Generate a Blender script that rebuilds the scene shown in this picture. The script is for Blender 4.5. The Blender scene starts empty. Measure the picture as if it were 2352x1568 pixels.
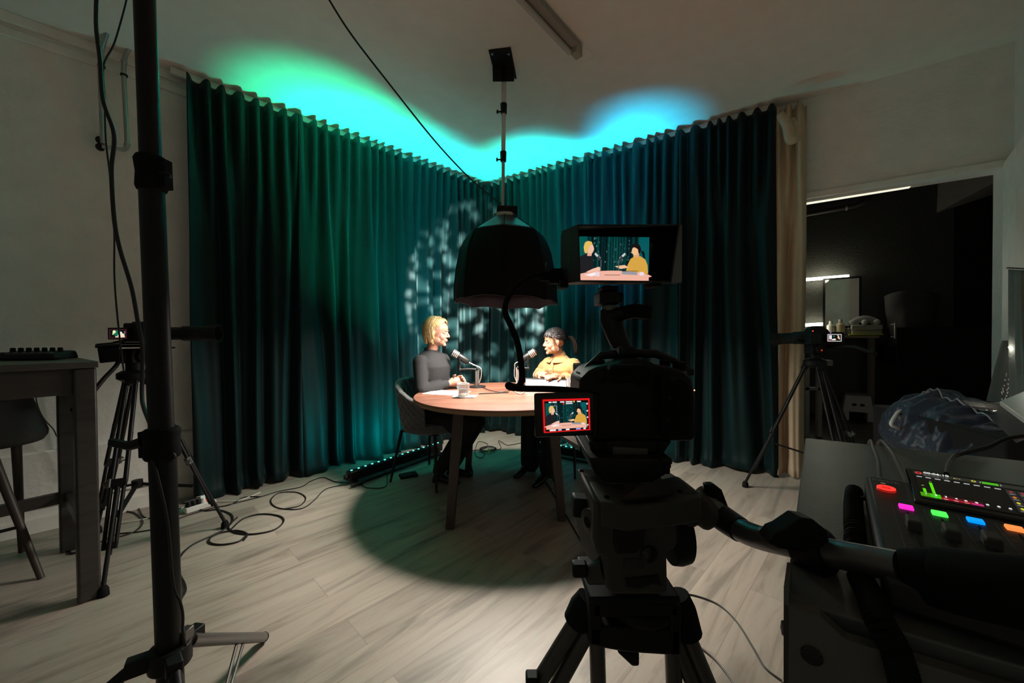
import bpy, math, random
from mathutils import Vector, Matrix, Euler, noise
V = Vector
random.seed(7)
scene = bpy.context.scene
COL = scene.collection
# ---------------------------------------------------------------- camera
W, H, FPX = 2352, 1568, 880.0
CAM = V((0, 0, 1.16))
PITCH, ROLL = math.radians(0.78), math.radians(0.45)
fwd = V((0, math.cos(PITCH), -math.sin(PITCH)))
up0 = V((0, math.sin(PITCH), math.cos(PITCH)))
rt = V((1, 0, 0)) * math.cos(ROLL) - up0 * math.sin(ROLL)
up = up0 * math.cos(ROLL) + V((1, 0, 0)) * math.sin(ROLL)
cd = bpy.data.cameras.new('camera')
cam = bpy.data.objects.new('camera', cd)
COL.objects.link(cam)
R3 = Matrix((rt, up, -fwd)).transposed()
cam.matrix_world = Matrix.Translation(CAM) @ R3.to_4x4()
cd.sensor_width = 36.0
cd.lens = 36.0 * FPX / W
cd.clip_start = 0.02
scene.camera = cam
# ---------------------------------------------------------------- exposure, world
vs = scene.view_settings
vs.view_transform = 'Standard'
try: vs.look = 'None'
except Exception: pass
vs.gamma = 1.0
vs.use_curve_mapping = False
vs.exposure = 0.0
wd = bpy.data.worlds.new('world')
scene.world = wd
wd.use_nodes = True
wd.node_tree.nodes['Background'].inputs[0].default_value = (0.85, 0.86, 0.80, 1)
wd.node_tree.nodes['Background'].inputs[1].default_value = 0.092
def ray(x, y):
    return fwd + rt * ((x - W / 2) / FPX) + up * ((H / 2 - y) / FPX)
def P(x, y, Y):
    d = ray(x, y)
    return CAM + d * (Y / d.y)
def FL(x, y, z=0.0):
    d = ray(x, y)
    return CAM + d * ((z - CAM.z) / d.z)
# ---------------------------------------------------------------- room frame and lamps
CORNER = V((-0.30, 4.75, 0))
UD = V((0.695, 0.718, 0)).normalized()
VD = V((0.833, -0.554, 0)).normalized()
NL = V((-UD.y, UD.x, 0))
NR = V((-VD.y, VD.x, 0))
CEIL = 3.06
UA = math.atan2(UD.y, UD.x)
VA = math.atan2(VD.y, VD.x)
TC = V((-0.04, 2.83, 0))
def lamp(name, kind, loc, power, color, target=None, **kw):
    l = bpy.data.lights.new(name, kind)
    l.energy = power
    l.color = color
    for k, v in kw.items():
        setattr(l, k, v)
    o = bpy.data.objects.new(name, l)
    COL.objects.link(o)
    o.location = loc
    if target is not None:
        o.rotation_euler = (V(target) - V(loc)).to_track_quat('-Z', 'Y').to_euler()
    return o
# softbox over the table: wide fabric glow plus the bulb behind it
lamp('softbox_glow', 'AREA', (TC.x, TC.y, 1.485), 62, (1, 0.92, 0.83), (TC.x, TC.y, 0), shape='DISK', size=0.60)
lamp('softbox_bulb', 'SPOT', (TC.x, TC.y, 1.86), 120, (1, 0.92, 0.83), (TC.x, TC.y, 0), spot_size=math.radians(150), spot_blend=0.6, shadow_soft_size=0.07)
# wash bars on the floor before the curtains (pixel segments run green, cyan, blue)
BARL = (FL(800, 1112), FL(1012, 1038))
BARR = (V((0.16, 3.885, 0)), V((0.90, 3.39, 0)))
def barlamps(ends, nrm, cols, power, lean, spread, skew=(0, 0)):
    a, b = ends
    n = len(cols)
    for i, c in enumerate(cols):
        q = a.lerp(b, (i + .5) / n) + V((0, 0, 0.115))
        o = lamp('bar_segment', 'AREA', q, power, c, q + V((0, 0, 1)) + nrm * lean - (b - a).normalized() * (skew[0] + (skew[1] - skew[0]) * i / (n - 1)), shape='RECTANGLE', size=(b - a).length / n, size_y=0.04, spread=math.radians(spread))
barlamps(BARL, NL, [(0.0, 1.0, 0.50), (0.0, 1.0, 0.66), (0.0, 0.95, 0.95), (0, .85, 1.0)], 6.0, 0.125, 28, (.05, -.16))
barlamps(BARR, NR, [(0, 1.0, 0.75), (0.0, 0.85, 1.0), (0.0, 0.55, 1.0), (0.0, 0.58, 1.0)], 6.4, 0.125, 28, (.12, -.04))
for (a, c), nrm, col, pw in ((BARL, NL, (0, .95, .95), 7.0), (BARR, NR, (0, .85, .85), 8.0)):
    q = a.lerp(c, .5) + V((0, 0, .12))
    lamp('bar_spill', 'AREA', q, pw, col, q + nrm * .75 + V((0, 0, .8)), shape='RECTANGLE', size=.6, size_y=.04, spread=math.radians(150))
# leaf-pattern spot without a body, placed out of sight behind the softbox
GP = V((-0.04, 3.30, 1.62))
GT = P(1092, 690, 4.55)
gobo = lamp('gobo_spot', 'SPOT', GP, 1150, (0.88, 0.97, 0.93), GT, spot_size=math.radians(86), spot_blend=0.08, shadow_soft_size=0.03)
gl = gobo.data
gl.use_nodes = True
nt = gl.node_tree
em = [n for n in nt.nodes if n.type == 'EMISSION'][0]
tc = nt.nodes.new('ShaderNodeTexCoord')
dv = nt.nodes.new('ShaderNodeVectorMath'); dv.operation = 'DIVIDE'
sx = nt.nodes.new('ShaderNodeSeparateXYZ')
cb = nt.nodes.new('ShaderNodeCombineXYZ')
nt.links.new(tc.outputs['Normal'], sx.inputs[0])
for k in range(3): nt.links.new(sx.outputs[2], cb.inputs[k])
nt.links.new(tc.outputs['Normal'], dv.inputs[0]); nt.links.new(cb.outputs[0], dv.inputs[1])
nz = nt.nodes.new('ShaderNodeTexNoise'); nz.inputs['Scale'].default_value = 12.0
mx = nt.nodes.new('ShaderNodeMixRGB'); mx.inputs[0].default_value = 0.13
nt.links.new(dv.outputs[0], nz.inputs['Vector']); nt.links.new(dv.outputs[0], mx.inputs[1]); nt.links.new(nz.outputs['Color'], mx.inputs[2])
vo = nt.nodes.new('ShaderNodeTexVoronoi'); vo.inputs['Scale'].default_value = 8.0
nt.links.new(mx.outputs[0], vo.inputs['Vector'])
rp = nt.nodes.new('ShaderNodeMapRange')
rp.inputs[1].default_value = 0.28; rp.inputs[2].default_value = 0.46; rp.inputs[3].default_value = 1.0; rp.inputs[4].default_value = 0.02
nt.links.new(vo.outputs['Distance'], rp.inputs[0])
nt.links.new(rp.outputs[0], em.inputs['Strength'])
# ---------------------------------------------------------------- materials
MATS = {}
def mat(name, color, rough=0.6, metal=0.0, emit=None, estr=1.0, bump=0, bscale=60, spec=0.5, sheen=0, alpha=None, var=0, vscale=8, trans=0):
    if name in MATS: return MATS[name]
    m = bpy.data.materials.new(name)
    m.use_nodes = True
    n = m.node_tree.nodes; L = m.node_tree.links
    b = n['Principled BSDF']
    c = (*color, 1) if len(color) == 3 else color
    b.inputs['Base Color'].default_value = c
    b.inputs['Roughness'].default_value = rough
    b.inputs['Metallic'].default_value = metal
    b.inputs['Specular IOR Level'].default_value = spec
    if sheen: b.inputs['Sheen Weight'].default_value = sheen
    if trans: b.inputs['Transmission Weight'].default_value = trans
    if emit:
        b.inputs['Emission Color'].default_value = (*emit, 1)
        b.inputs['Emission Strength'].default_value = estr
    tcn = n.new('ShaderNodeTexCoord')
    if bump:
        t = n.new('ShaderNodeTexNoise'); t.inputs['Scale'].default_value = bscale; t.inputs['Detail'].default_value = 4
        L.new(tcn.outputs['Object'], t.inputs['Vector'])
        bp = n.new('ShaderNodeBump'); bp.inputs['Strength'].default_value = bump; bp.inputs['Distance'].default_value = 0.01
        L.new(t.outputs['Fac'], bp.inputs['Height']); L.new(bp.outputs[0], b.inputs['Normal'])
    t = n.new('ShaderNodeTexNoise'); t.inputs['Scale'].default_value = vscale; t.inputs['Detail'].default_value = 3
    L.new(tcn.outputs['Object'], t.inputs['Vector'])
    mr = n.new('ShaderNodeMapRange'); v = var or 0.06
    mr.inputs[1].default_value = .3; mr.inputs[2].default_value = .7
    mr.inputs[3].default_value = 1 - v; mr.inputs[4].default_value = 1 + v
    L.new(t.outputs['Fac'], mr.inputs[0])
    hs = n.new('ShaderNodeHueSaturation'); hs.inputs['Color'].default_value = c
    L.new(mr.outputs[0], hs.inputs['Value']); L.new(hs.outputs[0], b.inputs['Base Color'])
    MATS[name] = m
    return m
def wood_mat(name, ang, c1, c2, c3, bw, bh, rough=0.45, seam=0.95, gs=1.0):
    m = bpy.data.materials.new(name); m.use_nodes = True
    n = m.node_tree.nodes; L = m.node_tree.links; b = n['Principled BSDF']
    t = n.new('ShaderNodeTexCoord'); mp = n.new('ShaderNodeMapping'); mp.vector_type = 'TEXTURE'
    mp.inputs['Rotation'].default_value = (0, 0, ang)
    if bw > 5: mp.inputs['Location'].default_value = (4.3, 1.4, 0)
    L.new(t.outputs['Object'], mp.inputs[0])
    br = n.new('ShaderNodeTexBrick')
    br.inputs['Scale'].default_value = 1.0; br.inputs['Brick Width'].default_value = bw; br.inputs['Row Height'].default_value = bh
    br.inputs['Mortar Size'].default_value = 0.0012; br.inputs['Mortar Smooth'].default_value = 0.3
    br.inputs['Color1'].default_value = (0, 0, 0, 1); br.inputs['Color2'].default_value = (1, 1, 1, 1); br.inputs['Mortar'].default_value = (.5, .5, .5, 1)
    br.offset = 0.37
    L.new(mp.outputs[0], br.inputs['Vector'])
    off = n.new('ShaderNodeVectorMath'); off.operation = 'MULTIPLY_ADD'
    sep = n.new('ShaderNodeCombineXYZ'); L.new(br.outputs['Color'], sep.inputs[0]); L.new(br.outputs['Color'], sep.inputs[1])
    L.new(sep.outputs[0], off.inputs[0]); off.inputs[1].default_value = (37, 11, 5); L.new(mp.outputs[0], off.inputs[2])
    st = n.new('ShaderNodeVectorMath'); st.operation = 'MULTIPLY'; st.inputs[1].default_value = (1.6 * gs, 15 * gs, 15 * gs)
    L.new(off.outputs[0], st.inputs[0])
    g = n.new('ShaderNodeTexNoise'); g.inputs['Scale'].default_value = 1.0; g.inputs['Detail'].default_value = 9; g.inputs['Roughness'].default_value = .62; g.inputs['Distortion'].default_value = 1.1
    L.new(st.outputs[0], g.inputs['Vector'])
    st2 = n.new('ShaderNodeVectorMath'); st2.operation = 'MULTIPLY'; st2.inputs[1].default_value = (.8 * gs, 4.5 * gs, 4 * gs)
    L.new(off.outputs[0], st2.inputs[0])
    k = n.new('ShaderNodeTexNoise'); k.inputs['Scale'].default_value = 1.0; k.inputs['Detail'].default_value = 5; k.inputs['Distortion'].default_value = 1.8
    L.new(st2.outputs[0], k.inputs['Vector'])
    cr = n.new('ShaderNodeValToRGB')
    e = cr.color_ramp.elements; e[0].position = .30; e[0].color = (*c3, 1); e[1].position = .68; e[1].color = (*c1, 1)
    x = e.new(.47); x.color = (*c2, 1)
    L.new(g.outputs['Fac'], cr.inputs[0])
    kr = n.new('ShaderNodeMapRange'); kr.inputs[1].default_value = .30; kr.inputs[2].default_value = .45; kr.inputs[3].default_value = .60; kr.inputs[4].default_value = 1.0
    L.new(k.outputs['Fac'], kr.inputs[0])
    m1 = n.new('ShaderNodeMixRGB'); m1.blend_type = 'MULTIPLY'; m1.inputs[0].default_value = 1; L.new(cr.outputs[0], m1.inputs[1]); L.new(kr.outputs[0], m1.inputs[2])
    tone = n.new('ShaderNodeMapRange'); tone.inputs[3].default_value = .86; tone.inputs[4].default_value = 1.1; L.new(br.outputs['Color'], tone.inputs[0])
    m2 = n.new('ShaderNodeMixRGB'); m2.blend_type = 'MULTIPLY'; m2.inputs[0].default_value = 1; L.new(m1.outputs[0], m2.inputs[1]); L.new(tone.outputs[0], m2.inputs[2])
    m3 = n.new('ShaderNodeMixRGB'); m3.blend_type = 'MIX'; m3.inputs[2].default_value = (c3[0] * seam, c3[1] * seam, c3[2] * seam, 1)
    L.new(br.outputs['Fac'], m3.inputs[0]); L.new(m2.outputs[0], m3.inputs[1]); L.new(m3.outputs[0], b.inputs['Base Color'])
    b.inputs['Roughness'].default_value = rough
    bp = n.new('ShaderNodeBump'); bp.inputs['Strength'].default_value = .12; bp.inputs['Distance'].default_value = .004
    L.new(g.outputs['Fac'], bp.inputs['Height']); L.new(bp.outputs[0], b.inputs['Normal'])
    MATS[name] = m
    return m
def screen_mat(name, strength):
    m = bpy.data.materials.new(name); m.use_nodes = True
    n = m.node_tree.nodes; L = m.node_tree.links; b = n['Principled BSDF']
    a = n.new('ShaderNodeAttribute'); a.attribute_name = 'Col'
    b.inputs['Base Color'].default_value = (.01, .01, .01, 1); b.inputs['Roughness'].default_value = .3
    L.new(a.outputs['Color'], b.inputs['Emission Color']); b.inputs['Emission Strength'].default_value = strength
    return m
M_plaster = mat('plaster_wall', (.86, .84, .78), .9, bump=.35, bscale=38, var=.04)
M_ceil = mat('ceiling_paint', (.84, .80, .72), .92, bump=.06, bscale=90, var=.03)
M_trim = mat('white_trim', (.85, .84, .76), .55)
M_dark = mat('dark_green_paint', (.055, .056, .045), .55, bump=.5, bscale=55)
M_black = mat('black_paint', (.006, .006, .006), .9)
M_floor = wood_mat('laminate_floor', UA, (.45, .385, .32), (.40, .335, .275), (.27, .22, .175), 1.35, .193)
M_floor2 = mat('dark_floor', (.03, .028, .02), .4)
M_table = wood_mat('tabletop_wood', math.radians(4), (.215, .092, .057), (.16, .064, .040), (.090, .034, .021), 9, 3, rough=.35, gs=1.3)
M_edge = mat('table_edge_wood', (.30, .18, .10), .5)
M_leg = mat('dark_wood_leg', (.05, .035, .025), .5)
M_cur = mat('green_satin_curtain', (.0017, .0130, .0128), .58, spec=.2, sheen=.03, var=.1, vscale=3, bump=.12, bscale=22)
M_cream = mat('cream_curtain', (.56, .44, .30), .8, bump=.15, bscale=30)
M_blk = mat('black_plastic', (.006, .006, .006), .55, spec=.3)
M_blkm = mat('black_metal', (.008, .008, .008), .45, .0, spec=.3)
M_blkg = mat('black_gloss', (.006, .006, .006), .12)
M_rub = mat('black_rubber', (.005, .005, .005), .8, spec=.2)
M_fab = mat('black_fabric', (.0045, .0045, .005), .85, spec=.2, bump=.2, bscale=40)
M_gry = mat('grey_metal', (.16, .15, .14), .38, .7)
M_alu = mat('aluminium', (.50, .48, .45), .35, .85)
M_galv = mat('galvanised_pipe', (.38, .40, .38), .4, .6, bump=.1)
M_head = mat('warm_grey_casting', (.055, .050, .043), .6, spec=.3)
M_cable = mat('black_cable', (.010, .010, .010), .5)
M_wcable = mat('white_cable', (.62, .60, .54), .5)
M_wht = mat('white_plastic', (.72, .71, .66), .45)
M_paper = mat('white_paper', (.85, .84, .80), .8)
M_bar = wood_mat('bar_table_wood', UA, (.055, .050, .045), (.045, .04, .036), (.03, .027, .024), 8, 3, rough=.42)
M_desk = mat('grey_desk_metal', (.12, .13, .12), .38, .0, bump=.05, bscale=160)
M_chair = mat('grey_velvet', (.10, .10, .10), .75, sheen=.4, bump=.2, bscale=90)
M_skin = mat('skin', (.31, .155, .105), .5, var=.04)
M_skin2 = mat('skin_warm', (.31, .15, .085), .5, var=.04)
M_lip = mat('lips', (.50, .18, .15), .45)
M_blond = mat('blond_hair', (.46, .33, .15), .4, var=.35, vscale=70)
M_dhair = mat('dark_hair', (.012, .009, .009), .5, var=.2, vscale=60)
M_sweater = mat('charcoal_knit', (.0065, .0062, .0075), .9, bump=.2, bscale=160)
M_jacket = mat('mustard_corduroy', (.34, .175, .05), .8, bump=.3, bscale=140, sheen=.2, var=.08)
M_knit = mat('mustard_knit', (.31, .18, .065), .85, bump=.9, bscale=210)
M_trous = mat('black_trousers', (.010, .010, .011), .85)
M_glass = mat('clear_glass', (.95, .97, .97), .04, trans=.9, spec=.6)
M_eyew = mat('eye_white', (.75, .72, .68), .3)
M_iris = mat('iris', (.05, .04, .03), .2)
M_blue = mat('navy_satin', (.016, .026, .048), .5, sheen=.15, bump=.25, bscale=25)
M_red = mat('red_switch', (.7, .03, .02), .4, emit=(1, .05, .03), estr=.5)
M_yel = mat('yellow_tag', (.65, .72, .12), .6)
M_conc = mat('concrete', (.16, .155, .13), .9, bump=.3, bscale=30)
M_scr = screen_mat('lit_screen', 1.0)
M_tube = mat('lit_tube', (1, 1, .9), .5, emit=(1, .96, .78), estr=9)
M_led = mat('cyan_led', (0, .3, .3), .4, emit=(.15, 1.0, .85), estr=1.8)
# ---------------------------------------------------------------- mesh builder
def frame(d):
    d = d.normalized()
    a = V((0, 0, 1)) if abs(d.z) < .9 else V((0, 1, 0))
    x = a.cross(d).normalized()
    return x, d.cross(x)
def crv(pts, k=6):
    pts = [V(p) for p in pts]; out = []
    n = len(pts)
    for i in range(n - 1):
        p0 = pts[max(i - 1, 0)]; p1 = pts[i]; p2 = pts[i + 1]; p3 = pts[min(i + 2, n - 1)]
        for j in range(k):
            t = j / k
            out.append(.5 * ((2 * p1) + (p2 - p0) * t + (2 * p0 - 5 * p1 + 4 * p2 - p3) * t * t + (3 * p1 - p0 - 3 * p2 + p3) * t ** 3))
    out.append(pts[-1])
    return out
def rz(a): return Matrix.Rotation(a, 4, 'Z')
def TR(loc=(0, 0, 0), ax=None, zrot=0):
    """matrix whose local z points along ax"""
    M = Matrix.Translation(V(loc))
    if ax is not None:
        x, y = frame(V(ax)); z = V(ax).normalized()
        M = M @ Matrix((x, y, z)).transposed().to_4x4()
    return M @ rz(zrot)
class MB:
    def __init__(s, M=None):
        s.v = []; s.f = []; s.mi = []; s.cl = []; s.m = 0; s.c = (1, 1, 1); s.M = M
    def add(s, vs_, fs, M=None):
        o = len(s.v)
        for p in vs_:
            p = V(p)
            if M is not None: p = M @ p
            if s.M is not None: p = s.M @ p
            s.v.append(p)
        for f in fs:
            s.f.append([i + o for i in f]); s.mi.append(s.m); s.cl.append(s.c)
        return s
    def box(s, c, size, rot=None):
        x, y, z = [a / 2 for a in size]
        M = Matrix.Translation(V(c))
        if rot is not None: M = M @ (rot if isinstance(rot, Matrix) else Euler(rot).to_matrix().to_4x4())
        return s.add([(-x, -y, -z), (x, -y, -z), (x, y, -z), (-x, y, -z), (-x, -y, z), (x, -y, z), (x, y, z), (-x, y, z)],
                     [(0, 3, 2, 1), (4, 5, 6, 7), (0, 1, 5, 4), (1, 2, 6, 5), (2, 3, 7, 6), (3, 0, 4, 7)], M)
    def obox(s, a, b, w, h, upv=None):
        """box beam from a to b, width w (sideways), height h"""
        a = V(a); b = V(b); d = b - a
        u = V(upv) if upv is not None else (V((0, 0, 1)) if abs(d.normalized().z) < .9 else V((0, 1, 0)))
        x = d.cross(u).normalized(); z = x.cross(d.normalized()).normalized(); y = d.normalized()
        M = Matrix((x, y, z)).transposed().to_4x4(); M.translation = (a + b) / 2
        return s.box((0, 0, 0), (w, d.length, h), None) if False else s.add(
            [(-w/2, -d.length/2, -h/2), (w/2, -d.length/2, -h/2), (w/2, d.length/2, -h/2), (-w/2, d.length/2, -h/2),
             (-w/2, -d.length/2, h/2), (w/2, -d.length/2, h/2), (w/2, d.length/2, h/2), (-w/2, d.length/2, h/2)],
            [(0, 3, 2, 1), (4, 5, 6, 7), (0, 1, 5, 4), (1, 2, 6, 5), (2, 3, 7, 6), (3, 0, 4, 7)], M)
    def hexa(s, p):
        """eight corner points: front rect then back rect, each bl br tr tl"""
        return s.add(p, [(0, 1, 2, 3), (5, 4, 7, 6), (4, 0, 3, 7), (1, 5, 6, 2), (3, 2, 6, 7), (4, 5, 1, 0)])
    def pxbox(s, x0, y0, x1, y1, Y0, Y1):
        """straight box whose near face fills the pixel rectangle at depth Y0"""
        bl = P(x0, y1, Y0); tr = P(x1, y0, Y0)
        c = (bl + tr) / 2; c.y = (Y0 + Y1) / 2
        return s.box(c, (abs(tr.x - bl.x), abs(Y1 - Y0), abs(tr.z - bl.z)))
    def pxprism(s, pts, Y0, Y1, k=1.0):
        f = [P(x, y, Y0) for x, y in pts]
        cx = sum((p.x for p in f)) / len(f); cz = sum((p.z for p in f)) / len(f)
        b = [V((cx + (p.x - cx) * k, Y1, cz + (p.z - cz) * k)) for p in f]
        n = len(f)
        return s.add(f + b, [list(range(n)), list(range(2 * n - 1, n - 1, -1))] + [(i, i + n, (i + 1) % n + n, (i + 1) % n) for i in range(n)])
    def tube(s, pts, r, n=10, cap=True, flat=1.0):
        pts = [V(p) for p in pts]; m = len(pts)
        rr = r if isinstance(r, (list, tuple)) else [r] * m
        if len(rr) != m:
            rr = [rr[min(int(i * (len(rr) - 1) / (m - 1)), len(rr) - 2)] * (1 - (i * (len(rr) - 1) / (m - 1)) % 1) + rr[min(int(i * (len(rr) - 1) / (m - 1)) + 1, len(rr) - 1)] * ((i * (len(rr) - 1) / (m - 1)) % 1) if i < m - 1 else rr[-1] for i in range(m)]
        tan = [(pts[min(i + 1, m - 1)] - pts[max(i - 1, 0)]).normalized() for i in range(m)]
        x, y = frame(tan[0]); vv = []
        for i in range(m):
            x = (x - tan[i] * x.dot(tan[i]))
            x = x.normalized() if x.length > 1e-6 else frame(tan[i])[0]
            y = tan[i].cross(x)
            for j in range(n):
                a = 2 * math.pi * j / n
                vv.append(pts[i] + (x * math.cos(a) + y * math.sin(a) * flat) * rr[i])
        ff = [(i * n + j, i * n + (j + 1) % n, (i + 1) * n + (j + 1) % n, (i + 1) * n + j) for i in range(m - 1) for j in range(n)]
        if cap: ff += [list(range(n - 1, -1, -1)), list(range((m - 1) * n, m * n))]
        return s.add(vv, ff)
    def cap(s, a, b, r0, r1, n=14):
        """capsule with round ends"""
        s.tube([a, b], [r0, r1], n); s.ell(a, (r0,) * 3, 10); s.ell(b, (r1,) * 3, 10)
        return s
    def cyl(s, a, b, r, n=20): return s.tube([a, b], [r, r] if not isinstance(r, (list, tuple)) else r, n)
    def lathe(s, prof, M=None, n=24, cap=True):
        vv = []; m = len(prof)
        for r, z in prof:
            for j in range(n):
                a = 2 * math.pi * j / n
                vv.append((r * math.cos(a), r * math.sin(a), z))
        ff = [(i * n + j, i * n + (j + 1) % n, (i + 1) * n + (j + 1) % n, (i + 1) * n + j) for i in range(m - 1) for j in range(n)]
        if cap: ff += [list(range(n - 1, -1, -1)), list(range((m - 1) * n, m * n))]
        return s.add(vv, ff, M)
    def ell(s, c, r, n=12, rot=None):
        M = Matrix.Translation(V(c))
        if rot is not None: M = M @ Euler(rot).to_matrix().to_4x4()
        vv = [(0, 0, r[2])]; k = n // 2
        for i in range(1, k):
            t = math.pi * i / k
            for j in range(n):
                a = 2 * math.pi * j / n
                vv.append((r[0] * math.sin(t) * math.cos(a), r[1] * math.sin(t) * math.sin(a), r[2] * math.cos(t)))
        vv.append((0, 0, -r[2])); L = len(vv) - 1
        ff = [(0, 1 + j, 1 + (j + 1) % n) for j in range(n)]
        for i in range(k - 2):
            ff += [(1 + i * n + j, 1 + (i + 1) * n + j, 1 + (i + 1) * n + (j + 1) % n, 1 + i * n + (j + 1) % n) for j in range(n)]
        ff += [(L, 1 + (k - 2) * n + (j + 1) % n, 1 + (k - 2) * n + j) for j in range(n)]
        return s.add(vv, ff, M)
    def prism(s, poly, z0, z1, M=None):
        n = len(poly)
        return s.add([(x, y, z0) for x, y in poly] + [(x, y, z1) for x, y in poly],
                     [list(range(n - 1, -1, -1)), list(range(n, 2 * n))] + [(i, (i + 1) % n, (i + 1) % n + n, i + n) for i in range(n)], M)
    def grid(s, fn, nu, nv, closed=False):
        o = [fn(i / nu, j / nv) for j in range(nv + 1) for i in range(nu + (0 if closed else 1))]
        w = nu if closed else nu + 1
        return s.add(o, [(j * w + i, j * w + (i + 1) % w, (j + 1) * w + (i + 1) % w, (j + 1) * w + i) for j in range(nv) for i in range(nu)])
    def text(s, body, size, M, ext=0.0002, align='LEFT'):
        cu = bpy.data.curves.new('t', 'FONT'); cu.body = body; cu.size = size; cu.extrude = ext; cu.align_x = align
        o = bpy.data.objects.new('t', cu); COL.objects.link(o)
        bpy.context.view_layer.update()
        e = o.evaluated_get(bpy.context.evaluated_depsgraph_get()); me = e.to_mesh()
        s.add([v.co.copy() for v in me.vertices], [list(p.vertices) for p in me.polygons], M)
        e.to_mesh_clear(); bpy.data.objects.remove(o); bpy.data.curves.remove(cu)
        return s
def inv_of(par):
    M = Matrix.Identity(4); o = par
    while o is not None:
        M = (Matrix.Translation(o.location) @ o.rotation_euler.to_matrix().to_4x4()) @ M; o = o.parent
    return M.inverted()
def tag(o, label=None, cat=None, group=None, kind=None):
    if label: o['label'] = label
    if cat: o['category'] = cat
    if group: o['group'] = group
    if kind: o['kind'] = kind
    return o
def obj(name, mb, mats, parent=None, world=True, bevel=0, sharp=40, remesh=0, smooth=0, solid=0, subsurf=0, label=None):
    me = bpy.data.meshes.new(name)
    vv = mb.v
    loc = V((0, 0, 0))
    if parent is not None and world:
        I = inv_of(parent); vv = [I @ p for p in vv]
    if parent is None:
        xs = [p.x for p in vv]; ys = [p.y for p in vv]; zs = [p.z for p in vv]
        loc = V(((min(xs) + max(xs)) / 2, (min(ys) + max(ys)) / 2, min(zs))); vv = [p - loc for p in vv]
    me.from_pydata([tuple(p) for p in vv], [], mb.f)
    for m in (mats if isinstance(mats, (list, tuple)) else [mats]): me.materials.append(m)
    me.polygons.foreach_set('material_index', mb.mi)
    if any(c != (1, 1, 1) for c in mb.cl):
        at = me.color_attributes.new('Col', 'FLOAT_COLOR', 'CORNER')
        for p in me.polygons:
            for li in p.loop_indices: at.data[li].color = (*mb.cl[p.index], 1)
    me.validate(); me.update()
    me.shade_smooth()
    if sharp: me.set_sharp_from_angle(angle=math.radians(sharp))
    o = bpy.data.objects.new(name, me); COL.objects.link(o); o.location = loc
    if parent is not None: o.parent = parent
    if bevel:
        b = o.modifiers.new('bevel', 'BEVEL'); b.width = bevel; b.segments = 2; b.limit_method = 'ANGLE'; b.angle_limit = math.radians(35); b.harden_normals = False
    if solid:
        b = o.modifiers.new('solid', 'SOLIDIFY'); b.thickness = solid; b.offset = 0
    if remesh:
        b = o.modifiers.new('remesh', 'REMESH'); b.mode = 'VOXEL'; b.voxel_size = remesh; b.use_smooth_shade = True
    if smooth:
        b = o.modifiers.new('smooth', 'SMOOTH'); b.iterations = smooth; b.factor = .5
    if subsurf:
        b = o.modifiers.new('sub', 'SUBSURF'); b.levels = subsurf; b.render_levels = subsurf
    if label: o['label'] = label
    return o
def thing(name, label, cat, loc=(0, 0, 0), rotz=0, group=None):
    o = bpy.data.objects.new(name, None); COL.objects.link(o)
    o.empty_display_size = .1
    o.location = loc; o.rotation_euler = (0, 0, rotz)
    return tag(o, label, cat, group)
def struct(name, mb, m, parent=None, **kw):
    o = obj(name, mb, m, parent, **kw)
    if parent is None: o['kind'] = 'structure'
    return o
def copy_tree(o, parent=None, name=None):
    c = o.copy(); COL.objects.link(c); c.parent = parent
    for ch in list(o.children): copy_tree(ch, c)
    return c
def one(name, mb, m, label, cat, group=None, **kw):
    return tag(obj(name, mb, m, **kw), label, cat, group)
# ================================================================ ROOM SHELL
def onL(u, off, z=0): return CORNER + UD * (-u) + NL * off + V((0, 0, z))    # u metres from the corner along the left wall
def onR(v, off, z=0): return CORNER + VD * v + NR * off + V((0, 0, z))
WO = 0.14
def line_hit(p, d, q, e):
    det = d.x * (-e.y) + e.x * d.y
    t = ((q.x - p.x) * (-e.y) + e.x * (q.y - p.y)) / det
    return p + d * t
WC = line_hit(CORNER + NL * WO, UD, CORNER + NR * WO, VD)      # wall corner
def pxR(x, off=WO):                                             # distance along the right wall seen at pixel column x
    h = ray(x, 770); h.z = 0
    p = line_hit(V((0, 0, 0)), h, CORNER + NR * off, VD)
    return (p - CORNER).dot(VD)
def pxL(x, off=WO):
    h = ray(x, 770); h.z = 0
    p = line_hit(V((0, 0, 0)), h, CORNER + NL * off, UD)
    return -(p - CORNER).dot(UD)
REND = pxR(2325)                                                # room corner on the right
DR0, DR1, DTOP = pxR(1846) - .25, pxR(2305), 2.255
# floor and ceiling
b = MB(); b.box((0.8, 2.0, -.02), (11, 9.5, .04)); struct('floor', b, M_floor)
def wallbox(mb, a, c, th, z0, z1, nrm):
    """slab whose inner face runs a to c, thickness th outwards"""
    mb.hexa([a + V((0, 0, z0)), c + V((0, 0, z0)), c + V((0, 0, z1)), a + V((0, 0, z1)),
             a + nrm * th + V((0, 0, z0)), c + nrm * th + V((0, 0, z0)), c + nrm * th + V((0, 0, z1)), a + nrm * th + V((0, 0, z1))])
b = MB()
p0 = WC - UD * 7.0; p1 = WC + VD * 0; pr = CORNER + NR * WO + VD * (REND + .15)
ce = [WC + NL * .2 + NR * .2, pr + NR * .2, pr + VD * .3 - UD * 6.5, p0 + NL * .2]
b.add([q + V((0, 0, CEIL)) for q in ce] + [q + V((0, 0, CEIL + .1)) for q in ce], [(0, 1, 2, 3), (7, 6, 5, 4), (0, 4, 5, 1), (1, 5, 6, 2), (2, 6, 7, 3), (3, 7, 4, 0)])
struct('ceiling', b, M_ceil)
b = MB(); wallbox(b, p0, WC, .15, 0, CEIL, NL); struct('wall_left', b, M_plaster)
b = MB()
wc = CORNER + NR * WO
wallbox(b, WC, wc + VD * DR0, .16, 0, CEIL, NR)
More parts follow.
